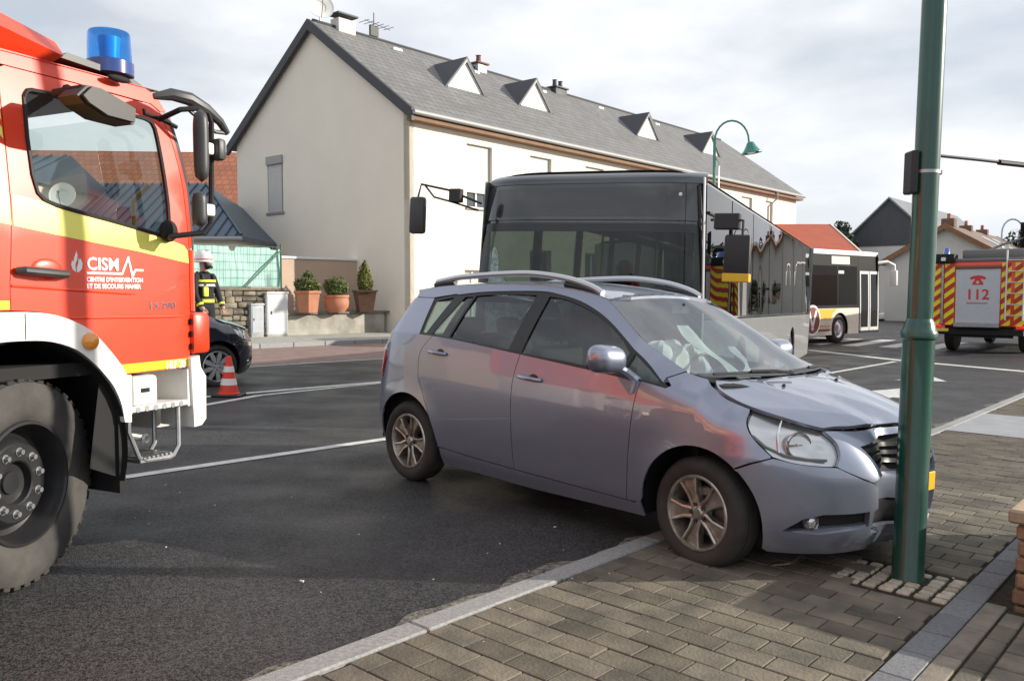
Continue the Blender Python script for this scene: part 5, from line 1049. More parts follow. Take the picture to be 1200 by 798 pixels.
# red tiled house further back
m_tile = slate_mat('red_tiles', (.42, .15, .075), (.33, .115, .06), .35, .3)
def gable_house(name, label, M, L, Wd, ze, zr, wm, rm, ov=.3, em=None):
    t = thing(name, label, 'house', M); b = MB(); b.add([(0, 0, 0), (L, 0, 0), (L, 0, ze), (0, 0, ze), (0, Wd, 0), (L, Wd, 0), (L, Wd, ze), (0, Wd, ze), (0, Wd / 2, zr), (L, Wd / 2, zr)], [(0, 1, 2, 3), (5, 4, 7, 6), (0, 3, 8, 7, 4), (1, 5, 6, 9, 2)]); b.build('wall', wm, t, 0)
    s_ = (zr - ze) / (Wd / 2); rr = []
    for sg in (0, 1):
        y0 = -ov if not sg else Wd + ov; b = MB(); z0 = ze - ov * s_
        b.add([(-ov, y0, z0 + .16), (L + ov, y0, z0 + .16), (L + ov, Wd / 2, zr + .16), (-ov, Wd / 2, zr + .16), (-ov, y0, z0), (L + ov, y0, z0), (L + ov, Wd / 2, zr), (-ov, Wd / 2, zr)], [(0, 1, 2, 3), (4, 7, 6, 5), (0, 4, 5, 1), (0, 3, 7, 4), (1, 5, 6, 2)]); rr.append(b.build('roof', rm, t, 0))
        if em:
            for xx in (-ov - .04, L + ov - .04):
                b = MB(); b.add([(xx, y0, z0 + .2), (xx, Wd / 2, zr + .2), (xx, Wd / 2, zr - .12), (xx, y0, z0 - .12), (xx + .08, y0, z0 + .2), (xx + .08, Wd / 2, zr + .2), (xx + .08, Wd / 2, zr - .12), (xx + .08, y0, z0 - .12)], [(0, 1, 2, 3), (4, 7, 6, 5), (0, 4, 5, 1), (3, 2, 6, 7)]); b.build('verge_board', em, rr[-1], 0)
    return t, rr
gable_house('tiled_house', 'house with bright orange-red tiled roof rising behind the blue annex', Matrix.Translation((-26, 43, 0)) @ Matrix.Rotation(R(4), 4, 'Z'), 13.5, 9, 6.0, 9.2, m_rend, m_tile)
gable_house('tiled_house', 'far tiled house left of the annex roof behind the fire engine cab', Matrix.Translation((-47, 52, 0)) @ Matrix.Rotation(R(10), 4, 'Z'), 16, 9, 5.6, 9.0, m_rend, m_tile)

# ================================================================== garden front: walls, fence, pots, cabinets
SM = lambda s, v, h=0.: Matrix.Translation(st(s, v, h)) @ Matrix.Rotation(R(49), 4, 'Z')
m_stone = mat('rubble_stone', (.24, .205, .155), .9, col2=(.105, .09, .07), vscale=5, bump=.9, bscale=18, rand=.35, detail=8); m_mort = mat('dark_mortar', (.10, .09, .075), .95)
rw = thing('rubble_wall', 'old rubble stone retaining wall under the green screened fence', 'wall', SM(9.2, -22.4, 0))
RL = 5.75
b = MB(); b.box(0, RL, -.28, 1.2, -.1, 1.44); b.build('mortar_core', m_mort, rw)
for r in range(8):
    z0 = .04 + r * .178; x = rnd.uniform(-.3, 0)
    while x < RL - .1:
        L = rnd.uniform(.22, .48); x0, x1 = max(0, x), min(RL, x + L); q = rnd.uniform(-.035, .0)
        if x1 - x0 > .08: b = MB(); b.box(x0 + .008, x1 - .008, -.34 + q, -.25, z0 + rnd.uniform(-.03, .03), z0 + .165 + rnd.uniform(-.045, .03), .035); b.build('stone', m_stone, rw)
        x += L
b = MB(); b.box(-.1, RL + .02, -.40, 1.2, 1.442, 1.52, .02); b.build('coping', mat('mossy_coping', (.16, .145, .11), .9, var=.3, vscale=6), rw)
fe = thing('screened_fence', 'wire mesh fence with torn pale green windbreak sheet', 'fence', SM(9.2, -22.3, 1.52) @ Matrix.Diagonal((1, 1, 1.30, 1)))
m_sheet = mat('green_sheet', (.42, .63, .56), .7, col2=(.30, .52, .48), vscale=2.5, bump=.4, bscale=6)
def torn(u): return .90 - .05 * abs(sin(u * 31)) * (1 if sin(u * 7) > .3 else .2) - (.10 if .70 < u < .735 else 0)
b = MB(); b.grid(lambda u, v: (RL * u, -.015 + .025 * sin(u * 23) * sin(v * 5), .02 + (torn(u)) * v), 90, 6); b.build('windbreak_sheet', m_sheet, fe)
wires = MB()
for k in range(30): wires.cyl((k * .195, -.055, .0), (k * .195, -.055, .95), .004, n=4, caps=False)
for k in range(6): wires.cyl((0, -.055, .04 + k * .18), (RL, -.055, .04 + k * .18), .004, n=4, caps=False)
o = wires.build('wire_mesh', mat('fence_wire', (.10, .22, .15), .5), fe, 0); o['kind'] = 'stuff'
for x in (.05, 2.9, RL - .02):
    b = MB(); b.cyl((x, -.08, -.02), (x, -.08, 1.02), .028, n=8); b.build('post', mat('fence_post_green', (.05, .13, .09), .5), fe)
b = MB(); b.tube([(RL - .05, -.10, .85), (RL - 1.25, -.10, .02)], .022, 6); b.build('brace', mat('brace_green', (.05, .13, .09), .5), fe)
bw = thing('terrace_wall', 'tan rendered terrace wall with white coping behind the potted shrubs', 'wall', SM(14.95, -24.0, 0))
b = MB(); b.box(0, 5.5, -.1, .12, .0, 2.50); b.build('wall', mat('tan_render', (.50, .37, .28), .9, var=.05, vscale=2, bump=.2), bw)
b = MB(); b.box(-.03, 5.55, -.15, .17, 2.50, 2.58, .01); b.build('coping', m_frame, bw)
pw = thing('planter_ledge', 'weathered concrete ledge with slab top carrying the potted shrubs', 'wall', SM(15.1, -22.4, 0))
b = MB(); b.box(0, 3.9, -.15, 1.5, -.05, .70); b.build('face', mat('weathered_concrete', (.40, .385, .33), .9, col2=(.24, .23, .20), vscale=2.2, bump=.5, bscale=15, detail=8), pw)
for k in range(5): b = MB(); b.box(-.05 + k * .98, .92 + k * .98, -.22, 1.5, .705 + rnd.uniform(0, .012), .79, .015); b.build('slab', mat('dark_slab', (.16, .15, .13), .9, var=.3, vscale=5), pw)
b = MB(); b.box(3.95, 5.4, .1, 1.4, -.05, .42, .02); b.box(4.1, 5.4, .5, 1.4, .42, .80, .02); b.build('steps', m_stone, pw)
def cabinet(name, label, s, v, w, d, h, ma):
    t = thing(name, label, 'cabinet', SM(s, v, .10)); b = MB(); b.box(0, w, 0, d, .06, h, .015); b.build('body', ma, t); b = MB(); b.box(-.02, w + .02, -.03, d + .02, h, h + .06, .015); b.build('lid', ma, t)
    b = MB(); b.box(.03, w - .03, -.012, 0, .12, h - .05, .006); dd = b.build('door', ma, t); b = MB(); b.box(w * .16, w * .22, -.03, -.012, h * .52, h * .60, .004); b.build('handle', m_grey, dd); b = MB(); b.box(.01, w - .01, .01, d - .01, 0, .06); b.build('plinth', m_conc, t)
cabinet('utility_cabinet', 'tall pale grey utility cabinet beside the planter ledge', 14.25, -21.95, .72, .32, 1.26, mat('cabinet_grey', (.62, .63, .63), .5, var=.05)); cabinet('utility_cabinet', 'smaller mid grey utility cabinet in front of the rubble wall', 13.72, -21.95, .42, .28, .92, mat('cabinet_mid', (.36, .39, .42), .5, var=.08))
# shrubs in pots
m_leaf = mat('shrub_leaf', (.13, .155, .03), .65, col2=(.045, .065, .016), vscale=9, rand=0); m_leaf2 = mat('conifer_leaf', (.19, .20, .03), .65, col2=(.065, .08, .016), vscale=9)
def foliage(b, n, shape, size, seed):
    q = random.Random(seed)
    for _ in range(n):
        p, nn = shape(q); p = Vector(p); nn = Vector(nn) + Vector((q.gauss(0, .5), q.gauss(0, .5), q.gauss(0, .5))); nn.normalize(); a = nn.orthogonal().normalized(); a.rotate(Matrix.Rotation(q.uniform(0, 6.3), 3, nn)); c = nn.cross(a); s_ = size * q.uniform(.6, 1.3)
        b.add([p - a * s_ * .5, p + c * s_ * .35, p + a * s_ * .9, p - c * s_ * .35], [(0, 1, 2, 3)])
def ball_shape(c, r, tp=0):
    def f(q):
        z = q.uniform(-1, 1); a = q.uniform(0, 2 * pi); rr = math.sqrt(1 - z * z); k = q.uniform(.55, 1.0) * (1 + .15 * sin(3 * a) * sin(4 * z)); t = 1 - tp * (z + 1) / 2
        return (c[0] + r[0] * rr * cos(a) * k * t, c[1] + r[1] * rr * sin(a) * k * t, c[2] + r[2] * z * k), (rr * cos(a), rr * sin(a), z)
    return f
m_terra = mat('terracotta', (.46, .19, .105), .75, var=.12, vscale=6); m_glaz = mat('dark_glazed_pot', (.085, .045, .03), .35, var=.15, coat=.3); m_soil = mat('soil', (.03, .024, .018), .95)
def pot(label, s, v, prof, n, ma, shapes, leaf, rot=0.):
    t = thing('potted_shrub', label, 'plant', SM(s, v, .79) @ Matrix.Scale(1.2, 4)); b = MB(); b.lathe(prof, n, Matrix.Rotation(rot, 4, 'Z')); b.build('pot', ma, t, 30 if n > 10 else 10)
    top = prof[-1][1]; b = MB(); b.lathe([(0, top - .05), (prof[-1][0] - .01, top - .05)], 16); b.build('soil', m_soil, t)
    b = MB(); b.cyl((0, 0, top - .06), (0, 0, top + .2), .025, .012, 6); b.build('stem', m_wood, t); b = MB()
    for k, (sh, cnt_, sz) in enumerate(shapes): foliage(b, cnt_, sh, sz, 11 + k + int(s * 10))
    o = b.build('foliage', leaf, t, 0); o['kind'] = 'stuff'
pot('bushy shrub in six-sided terracotta pot', 15.75, -22.05, [(0, 0), (.27, 0), (.34, .48), (.38, .50), (.38, .56), (.35, .56)], 6, m_terra, [(ball_shape((0, 0, .70), (.35, .35, .22)), 1500, .055), (ball_shape((.03, 0, .88), (.19, .19, .22), .4), 700, .05)], m_leaf)
pot('round clipped shrub in bowl-shaped terracotta pot', 16.85, -22.05, [(0, 0), (.20, 0), (.31, .14), (.335, .27), (.31, .38), (.335, .40), (.335, .46), (.30, .46)], 24, m_terra, [(ball_shape((0, 0, .66), (.35, .35, .28)), 2200, .05)], m_leaf)
pot('cone-shaped dwarf conifer in dark square pot', 18.0, -22.05, [(0, 0), (.26, 0), (.37, .54), (.41, .55), (.41, .60), (.37, .60)], 4, m_glaz, [(ball_shape((0, 0, .95), (.31, .31, .46), .72), 2600, .05)], m_leaf2, R(20))
# ================================================================== things up the street on the right
def clip(poly, x0, x1, z0, z1):
    for ax_, lim, sg in ((0, x0, 1), (0, x1, -1), (1, z0, 1), (1, z1, -1)):
        out_ = []
        for i in range(len(poly)):
            a, c = poly[i - 1], poly[i]; ia, ic = (a[ax_] - lim) * sg >= 0, (c[ax_] - lim) * sg >= 0
            if ia != ic: t = (lim - a[ax_]) / (c[ax_] - a[ax_]); out_.append((a[0] + (c[0] - a[0]) * t, a[1] + (c[1] - a[1]) * t))
            if ic: out_.append(c)
        poly = out_
        if len(poly) < 3: return None
    return poly
# ---- city bus with yellow livery
m_cband = mat('bus_black_band', (.008, .009, .010), .5, spec=.1); m_cream = mat('bus_cream', (.74, .70, .58), .35, var=.04, coat=.5, dirt=((.3, .26, .2), .2, 1.1, .5)); m_byel = mat('bus_yellow', (.80, .50, .05), .35, coat=.4); m_brown = mat('livery_maroon', (.20, .04, .02), .4); m_orange = mat('livery_orange', (.72, .30, .05), .4)
CB = thing('city_bus', 'cream and yellow city bus with dark window band and round maroon emblem', 'bus', frame(11.09, 28.84, R(40), 0, False))
CW, CX0, CX1, CH = 2.55, -9.2, 2.75, 3.2
cs = lambda x, z: Vector((x, .03 * max(0, z - 1.2), z))
cp = lambda name, poly, ma, par=CB, **k: panel(name, poly, cs, ma, par, out=(0, -1, 0), **{**dict(step=.4, lip=.02), **k})
wa = [(.0 + .55 * cos(R(a)), .48 + .55 * sin(R(a))) for a in range(-20, 201, 20)][::-1]; wb = [(-6.0 + .55 * cos(R(a)), .48 + .55 * sin(R(a))) for a in range(-20, 201, 20)][::-1]
cp('lower_side', [(CX0, .3)] + wb + wa + [(1.25, .3), (1.25, 1.18), (CX0, 1.18)], m_cream, step=.3)
cp('yellow_band', [(CX0, .80), (-.62, .80), (-.50, 1.0), (-.2, 1.16), (CX0, 1.16)], m_byel, off=.006, lip=.004); cp('maroon_line', [(CX0, .42), (-.62, .42), (-.62, .50), (CX0, .50)], m_brown, off=.006, lip=.004); cp('orange_line', [(CX0, .56), (-.65, .56), (-.65, .62), (CX0, .62)], m_orange, off=.006, lip=.004)
cp('window_band', [(CX0, 1.2), (1.22, 1.2), (1.22, 2.98), (CX0, 2.98)], m_cband, off=-.004)
for k in range(5): cp('side_window', [(-.10 - k * 1.85, 1.28), (1.14 - k * 1.85 if k == 0 else 1.68 - k * 1.85, 1.28), (1.14 - k * 1.85 if k == 0 else 1.68 - k * 1.85, 2.60), (-.10 - k * 1.85, 2.60)], glass('city_bus_pane', (.5, .5, .5), 1.12) if k == 0 else bpy.data.materials['city_bus_pane'], off=.004, lip=.003)
cp('roof_edge', [(CX0, 2.98), (CX1 - .1, 2.98), (CX1 - .16, 3.12), (CX0, 3.12)], m_frame)
cp('side_sign', [(-.55, 2.66), (.62, 2.66), (.62, 2.92), (-.55, 2.92)], mat('led_sign', (.45, .50, .36), .5, emis=(.55, .62, .40, .35)), off=.012, lip=.006)
tx = lambda n, body, x, z, sz, ma, xs=1.: text_obj(n, body, sz, ma, CB, Matrix.Translation((x, -.012 + .03 * max(0, z - 1.2), z)) @ Matrix.Rotation(R(90), 4, 'X'), xs=xs, bold=.004)
for k in range(5): cp('sign_mark', [(-.12 + k * .075, 2.34), (-.07 + k * .075, 2.34), (-.07 + k * .075, 2.44 + .02 * (k % 2)), (-.12 + k * .075, 2.44)], m_letter, off=.012, lip=.002)
b = MB(); b.lathe([(.0, .0), (.50, .0), (.50, .004), (.0, .004)], 32, Matrix.Translation((-1.75, -.01, .80)) @ M_out); em = b.build('emblem', m_letter, CB); b = MB(); b.lathe([(.0, .0), (.43, .0), (.43, .004), (.0, .004)], 32, Matrix.Translation((-1.75, -.016, .80)) @ M_out); b.build('emblem_disc', m_brown, em)
for sg in (-1, 1): b = MB(); b.box(-.05, .05, -.024, -.021, -.36, .33, 0, Matrix.Translation((-1.75 + sg * .10, 0, .82)) @ Matrix.Rotation(R(22 * sg), 4, 'Y')); b.build('emblem_stroke', m_letter, em)
# doors
cp('door_surround', [(1.24, .3), (1.24, 2.97), (2.68, 2.97), (2.70, .3)], m_cband, off=-.01)
for k in range(2):
    x0 = 1.30 + k * .68; d = cp('door_leaf', [(x0, .38), (x0 + .64, .38), (x0 + .64, 2.45), (x0, 2.45)], mat('door_frame_silver', (.45, .46, .46), .4, metal=.3), off=.012, holes=[[(x0 + .07, .50), (x0 + .57, .50), (x0 + .57, 2.35), (x0 + .07, 2.35)]])
    cp('door_glass', [(x0 + .06, .49), (x0 + .58, .49), (x0 + .58, 2.36), (x0 + .06, 2.36)], glass('door_pane', (.30, .34, .32), 1.3), d, off=.004, lip=0)
b = MB(); b.grid(lambda u, v: (CX1 - .18 * abs(2 * u - 1) ** 4 - .05 * v, CW * u, .3 + 2.75 * v), 12, 4); b.build('front_shell', m_cband, CB)
b = MB(); b.grid(lambda u, v: (CX1 - .17 * abs(2 * u - 1) ** 4 + .01, CW * u, .3 + .75 * v), 12, 1); b.build('front_bumper', m_cream, CB)
b = MB(); b.grid(lambda u, v: (CX0 + (CX1 - CX0 - .1) * u, .05 + (CW - .1) * v, 3.08 + .12 * sin(pi * v) ** .4), 4, 10); b.build('roof', m_frame, CB)
b = MB(); b.box(CX0, CX1 - .3, CW - .05, CW, .3, 3.1); b.box(CX0, CX0 + .05, 0.02, CW, .3, 3.1); b.build('far_side', m_cream, CB)
b = MB(); b.box(CX0 + .1, CX1 - .3, .1, CW - .1, .3, .42); b.build('floor', m_dark, CB)
for k in range(4):
    b = MB(); b.box(-1.0 - k * 1.4, -.9 - k * 1.4, .15, 1.0, .42, 1.65, .03); b.build('passenger_seat', m_bseat, CB)
b = MB(); b.tube([(CX1 - .15, .1, 2.75), (CX1 + .25, -.10, 2.80), (CX1 + .50, -.22, 2.68), (CX1 + .52, -.22, 2.45)], .06, 8); b.box(CX1 + .42, CX1 + .56, -.36, -.10, 1.95, 2.5, .04); b.build('mirror', m_frame, CB)
for xx in (0, -6.0):
    for yy in (.18, CW - .18):
        w = bpy.data.objects.new('wheel', None); COL.objects.link(w); w.parent = CB; w.matrix_local = Matrix.Translation((xx, yy, .48)) @ Matrix.Rotation(R(90 if yy < 1 else -90), 4, 'X')
        b = MB(); b.lathe([(.28, .10), (.30, .145), (.40, .15), (.46, .13), (.48, .10), (.48, -.11), (.28, -.12)], 36); b.build('tyre', m_tyre, w); b = MB(); b.lathe([(.30, .14), (.27, .13), (.24, .09), (.18, .12), (.10, .15), (0, .15)], 28); b.build('rim', m_alloy2, w)
# ---- rescue truck seen from behind
m_ryel = mat('hazard_yellow', (.85, .72, .03), .4); m_rred = mat('hazard_red', (.50, .03, .02), .4); m_lred = mat('tail_lamp', (.55, .01, .01), .2, coat=1, emis=(1, .02, .01, .35)); m_panel = mat('grey_shutter', (.52, .54, .58), .4, metal=.2, var=.03)
RT = thing('rescue_truck', 'fire service truck seen from behind with red and yellow chevrons', 'fire engine', frame(12.05, 24.6, R(49), 0, False))
rs = lambda y, z: Vector((0, -y, z)); rp_ = lambda name, poly, ma, par=RT, **k: panel(name, poly, rs, ma, par, out=(-1, 0, 0), **{**dict(step=.5, lip=.012), **k})
b = MB(); b.box(.02, 5.2, -2.5, 0, .76, 2.56, .03); b.build('body', m_fred, RT); b = MB(); b.box(5.25, 7.2, -2.4, -.1, .6, 2.6, .08); b.build('cab', m_fred, RT)
b = MB(); b.box(.1, 7, -2.1, -.4, .45, .74); b.box(.02, .2, -2.35, -.15, .52, .66, .01); b.build('chassis', m_dark, RT)
def chev(y0, y1, z0, z1):
    base = rp_('chevron_panel', [(y0, z0), (y1, z0), (y1, z1), (y0, z1)], m_ryel)
    for k in range(-3, 14):
        zz = z0 + k * .29; c = clip([(y0, zz), (y1, zz + (y1 - y0) * .8), (y1, zz + (y1 - y0) * .8 + .14), (y0, zz + .14)], y0, y1, z0, z1)
        if c and len(c) > 2: rp_('chevron_stripe', c, m_rred, base, off=.014, lip=.004, step=.6)
chev(.03, .27, .80, 2.52); chev(.36, .62, .80, 2.52); chev(1.80, 2.03, .80, 2.52); chev(2.12, 2.47, .80, 2.52)
b = MB(); b.box(-.05, 0, -.345, -.285, .82, 2.5, .01); b.build('grab_bar', m_gal, RT)
sh = rp_('roller_shutter', [(.66, .86), (1.77, .86), (1.77, 2.36), (.66, 2.36)], m_panel, off=.01)
b = MB(); b.box(-.06, .02, -1.80, -.63, 2.37, 2.46, .02); b.build('shutter_housing', mat('brown_trim', (.22, .08, .05), .5), RT); b = MB(); b.box(-.10, .05, -1.78, -.64, .74, .85, .01); b.build('rear_step', m_gal, RT)
text_obj('lettering', '112', .40, mat('sign_red', (.60, .04, .03), .5), sh, Matrix.Translation((-.014, -1.215, 1.52)) @ Matrix.Rotation(R(-90), 4, 'Z') @ Matrix.Rotation(R(90), 4, 'X'), 'CENTER', .008)
for k in range(10): rp_('small_print', [(.95 + k * .053, 1.39), (.988 + k * .053, 1.39), (.988 + k * .053, 1.43), (.95 + k * .053, 1.43)], bpy.data.materials['sign_red'], sh, off=.014, lip=.003, step=.3)
ph = [(1.07, 1.92), (1.36, 1.92), (1.34, 2.0), (1.29, 2.06), (1.29, 2.09), (1.40, 2.06), (1.42, 2.12), (1.34, 2.17), (1.215, 2.185), (1.09, 2.17), (1.01, 2.12), (1.03, 2.06), (1.14, 2.09), (1.14, 2.06), (1.09, 2.0)]
rp_('telephone_symbol', ph, bpy.data.materials['sign_red'], sh, off=.014, lip=.003, step=.3); b = MB(); b.cyl((-.016, -1.215, 1.99), (-.02, -1.215, 1.99), .04, n=16); b.build('telephone_dial', m_panel, sh)
for yy in (.16, 2.3):
    b = MB(); b.box(-.05, .02, -yy - .16, -yy + .12, .70, .80, .015); b.build('tail_lamp', m_lred, RT)
b = MB(); b.box(-.04, 0, -.50, -.06, .60, .69, .01); b.build('reflector_strip', m_byel, RT)
b = MB(); b.box(-.10, .35, -.62, -.04, 2.54, 2.80, .04); b.build('light_bar', m_dark, RT); b = MB(); b.lathe([(.0, .16), (.07, .155), (.08, 0), (.09, -.02)], 16, Matrix.Translation((.15, -.36, 2.81))); b.build('blue_beacon', mat('beacon_blue', (.03, .12, .55), .2, coat=1), RT)
b = MB(); b.box(-.11, -.09, -.40, -.28, 2.60, 2.70, .004); b.build('work_lamp', m_frame, RT)
b = MB(); b.box(.02, 4.8, -2.45, -.05, 2.565, 2.66, .02); b.box(.4, 4.8, -2.3, -.7, 2.66, 2.92, .05); b.build('roof_load', mat('roof_load_grey', (.16, .15, .15), .5), RT)
b = MB()
for yy in (1.93, 2.35): b.cyl((-.12, -yy, .95), (-.06, -yy, 2.86), .022, n=6)
for k in range(6): b.cyl((-.115 + .01 * k, -1.93, 1.08 + k * .30), (-.115 + .01 * k, -2.35, 1.08 + k * .30), .016, n=6)
b.build('ladder', mat('ladder_alloy', (.65, .66, .66), .35, metal=.5), RT)
for xx in (1.4, 6.2):
    for yy in (-.28, -2.2): b = MB(); b.lathe([(0, -.13), (.42, -.14), (.47, -.11), (.48, 0), (.47, .11), (.42, .14), (0, .13)], 32, Matrix.Translation((xx, yy, .48)) @ Matrix.Rotation(R(90), 4, 'X')); b.build('wheel', m_tyre, RT)
# ---- houses up the street
m_pale = mat('pale_render', (.52, .515, .50), .9, var=.04, vscale=1); m_roofg = slate_mat('pale_slates', (.20, .215, .235), (.17, .185, .20), .4, .3); m_roofb = slate_mat('brown_tiles', (.215, .155, .115), (.17, .12, .09), .4, .3); m_clad = mat('slate_cladding', (.045, .048, .060), .6, var=.12, vscale=3)
h1, r1 = gable_house('slate_house', 'tall house with dark slate-clad gable above a white wall', Matrix.Translation((33.7, 67.6, -.2)) @ Matrix.Rotation(R(50), 4, 'Z'), 22, 7.6, 5.7, 9.35, m_pale, m_roofg)
b = MB(); b.add([(-.06, -.02, 5.55), (-.06, 7.62, 5.55), (-.06, 7.62, 5.7), (-.06, 3.8, 9.36), (-.06, -.02, 5.7)], [(0, 1, 2, 3, 4)]); b.build('slate_cladding', m_clad, h1, 0)
h2, r2 = gable_house('brown_roof_house', 'house with brown tiled roof, roof windows and dark chimneys', Matrix.Translation((27.8, 47.9, -.2)) @ Matrix.Rotation(R(50), 4, 'Z'), 14, 6.6, 3.6, 5.55, m_pale, m_roofb, .35, m_wood)
for t, h_, w in ((.6, .55, .7), (5.0, .40, .5), (9.6, .40, .5)):
    b = MB(); b.box(t, t + w, 3.0, 3.7, 4.8, 5.55 + h_, .02); b.build('chimney', mat('chimney_brick', (.15, .085, .06), .9, var=.2, vscale=6), r2[0]); b = MB(); b.cyl((t + w / 2, 3.35, 5.5 + h_), (t + w / 2, 3.35, 5.85 + h_), .12, .10, 8); b.build('chimney_pot', m_tile, r2[0])
for t in (4.2, 7.2):
    b = MB(); M = Matrix.Translation((t, 1.2, 4.47)) @ Matrix.Rotation(math.atan2(1.95, 3.3), 4, 'X'); b.box(0, 1.0, 0, 1.3, -.02, .07, .01, M); w = b.build('roof_window', m_frame, r2[0]); b = MB(); b.box(.09, .91, .1, 1.2, .072, .08, 0, M); b.build('pane', mat('sky_pane', (.25, .28, .32), .05, coat=1), w)
for y0 in (1.2, 4.2): b = MB(); b.box(-.03, .05, y0, y0 + 1.0, 1.1, 2.3); b.build('window', m_pane, h2)
gable_house('red_roof_house', 'low house with plain bright red roof beyond the city bus', Matrix.Translation((11.5, 46, -.2)) @ Matrix.Rotation(R(3), 4, 'Z'), 7.2, 8.4, 3.7, 5.6, m_pale, mat('red_roof', (.42, .10, .055), .7, var=.08, vscale=1), .3, m_frame)
gable_house('end_house', 'far house with grey roof at the right beyond the traffic signal', Matrix.Translation((52, 66, -.2)) @ Matrix.Rotation(R(50), 4, 'Z'), 18, 9, 4.2, 7.0, m_pale, m_roofb)
gable_house('opposite_house', 'tan house with dark roof mirrored in the windows of the crashed car', Matrix.Translation((-31, -9, 0)) @ Matrix.Rotation(R(62), 4, 'Z'), 20, 10, 4.2, 7.5, mat('tan_house_render', (.55, .42, .26), .9, var=.05), m_clad)
# ---- masts and signals
def post(name, label, cat, x, y, parts_):
    t = thing(name, label, cat, Matrix.Translation((x, y, g(x))))
    for n_, b_, ma in parts_: b_.build(n_, ma, t)
    return t
m_lampg = mat('lamp_green', (.03, .20, .16), .4, coat=.3)
arcp = [(0, 0, 0), (0, 0, 6.25)] + [(.52 - .52 * cos(R(a)), .0, 6.25 + .62 * sin(R(a))) for a in range(15, 181, 15)] + [(1.06, 0, 6.15)]
lp = MB(); lp.tube(arcp, [.06, .045] + [.03] * (len(arcp) - 2), 8); sh_ = MB(); sh_.lathe([(.04, .12), (.10, .10), (.16, -.02), (.24, -.14), (.31, -.20), (.31, -.23), (.22, -.21)], 24, Matrix.Translation((1.10, 0, 6.12)) @ Matrix.Rotation(R(-8), 4, 'Y')); bu = MB(); bu.ball((1.10, 0, 5.95), (.16, .16, .07)); l2 = MB(); l2.tube([(.14, .02, 0), (.14, .02, 5.6), (.05, .01, 5.75)], .025, 6)
post('street_lamp', 'swan-neck street lamp with green bell shade beside the slate roof', 'street lamp', 6.15, 26.2, [('post', lp, m_lampg), ('shade', sh_, m_lampg), ('bulb', bu, mat('frosted_bulb', (.8, .8, .75), .4)), ('side_tube', l2, m_gal)])
b1 = MB(); b1.tube([(0, 0, 0), (0, 0, 7.6)], [.09, .06], 8); b2 = MB(); b2.box(-.16, .16, -.1, .1, 2.6, 3.0, .02); post('thin_post', 'thin pale grey post standing before the slate-clad house', 'post', 24.0, 51.5, [('post', b1, m_gal), ('post_box', b2, m_grey)])
b1 = MB(); b1.tube([(0, 0, 0), (0, 0, 2.5)] + [(.9 - .9 * cos(R(a)), 0, 2.5 + 1.0 * sin(R(a))) for a in range(20, 90, 14)] + [(1.5, -.1, 3.85), (3.0, -.3, 4.35)], .055, 8); b2 = MB(); b2.box(2.35, 2.65, -.6, -.25, 3.75, 4.75, .04); b3 = MB(); b3.box(2.25, 2.75, -.22, -.18, 3.65, 4.85, .02)
for k, c in enumerate(((.25, .01, .01), (.25, .13, .0), (.0, .12, .05))): pass
post('traffic_signal', 'traffic signal on a curved overhead arm above the rescue truck', 'traffic light', 20.5, 38.6, [('arm', b1, mat('signal_grey', (.16, .17, .18), .5)), ('signal_head', b2, m_dark), ('backboard', b3, m_dark)])
b1 = MB(); b1.tube([(0, 0, 0), (0, 0, 5.0)] + [(.6 - .6 * cos(R(a)), 0, 5.0 + .75 * sin(R(a))) for a in range(20, 181, 20)] + [(1.25, 0, 4.85)], .045, 8); b2 = MB(); b2.lathe([(.05, .1), (.25, -.15), (.30, -.2), (.1, -.2)], 16, Matrix.Translation((1.25, 0, 4.8)))
post('street_lamp', 'pale thin swan-neck lamp behind the rescue truck', 'street lamp', 27.0, 47.3, [('post', b1, m_gal), ('shade', b2, m_gal)])
cabinet('utility_cabinet', 'white cabinet on the distant pavement beyond the city bus', 53.5, -17.7, .9, .5, 1.55, m_frame)
# ---- trees and hedges
m_bark = mat('bark', (.06, .045, .035), .95, var=.3, vscale=10); m_tleaf = mat('tree_leaf', (.035, .055, .020), .7, col2=(.018, .030, .012), vscale=2)
def tree(label, x, y, h, r, n, size, leaf=None, seed=1, kind='tree', zc=.62, rz=None):
    t = thing('tree' if kind == 'tree' else 'bush', label, kind, Matrix.Translation((x, y, g(x)))); q = random.Random(seed); b = MB()
    if kind == 'tree':
        b.tube([(0, 0, -.1), (.05, .02, h * .3), (0, .05, h * .6), (.02, 0, h * .85)], [.16 * h / 6, .13 * h / 6, .08 * h / 6, .02], 8)
        for k in range(7):
            a = k * 2.4; z0 = h * (.3 + .06 * k); b.tube([(0, 0, z0), (r * .35 * cos(a), r * .35 * sin(a), z0 + h * .10), (r * .7 * cos(a), r * .7 * sin(a), z0 + h * .16)], [.05 * h / 6, .03 * h / 6, .01], 5)
        b.build('trunk', m_bark, t)
    else: b.cyl((0, 0, 0), (0, 0, h * .5), .05, .03, 6); b.build('trunk', m_bark, t)
    b = MB()
    for k in range(11 if kind == 'tree' else 6):
        a = q.uniform(0, 6.3); rr = r * q.uniform(0, .62); c = (rr * cos(a), rr * sin(a), h * zc + q.uniform(-.26, .30) * h); cr_ = r * q.uniform(.30, .50); foliage(b, n, ball_shape(c, (cr_, cr_, cr_ * .8)), size, seed * 31 + k)
    o = b.build('crown', leaf or m_tleaf, t, 0); o['kind'] = 'stuff'
tree('dark rounded tree behind the red roofed house', 27.0, 70, 7.6, 2.0, 260, .22, seed=3)
tree('dark tree at the far right beyond the traffic signal', 36.6, 61, 5.8, 3.0, 260, .26, seed=5)
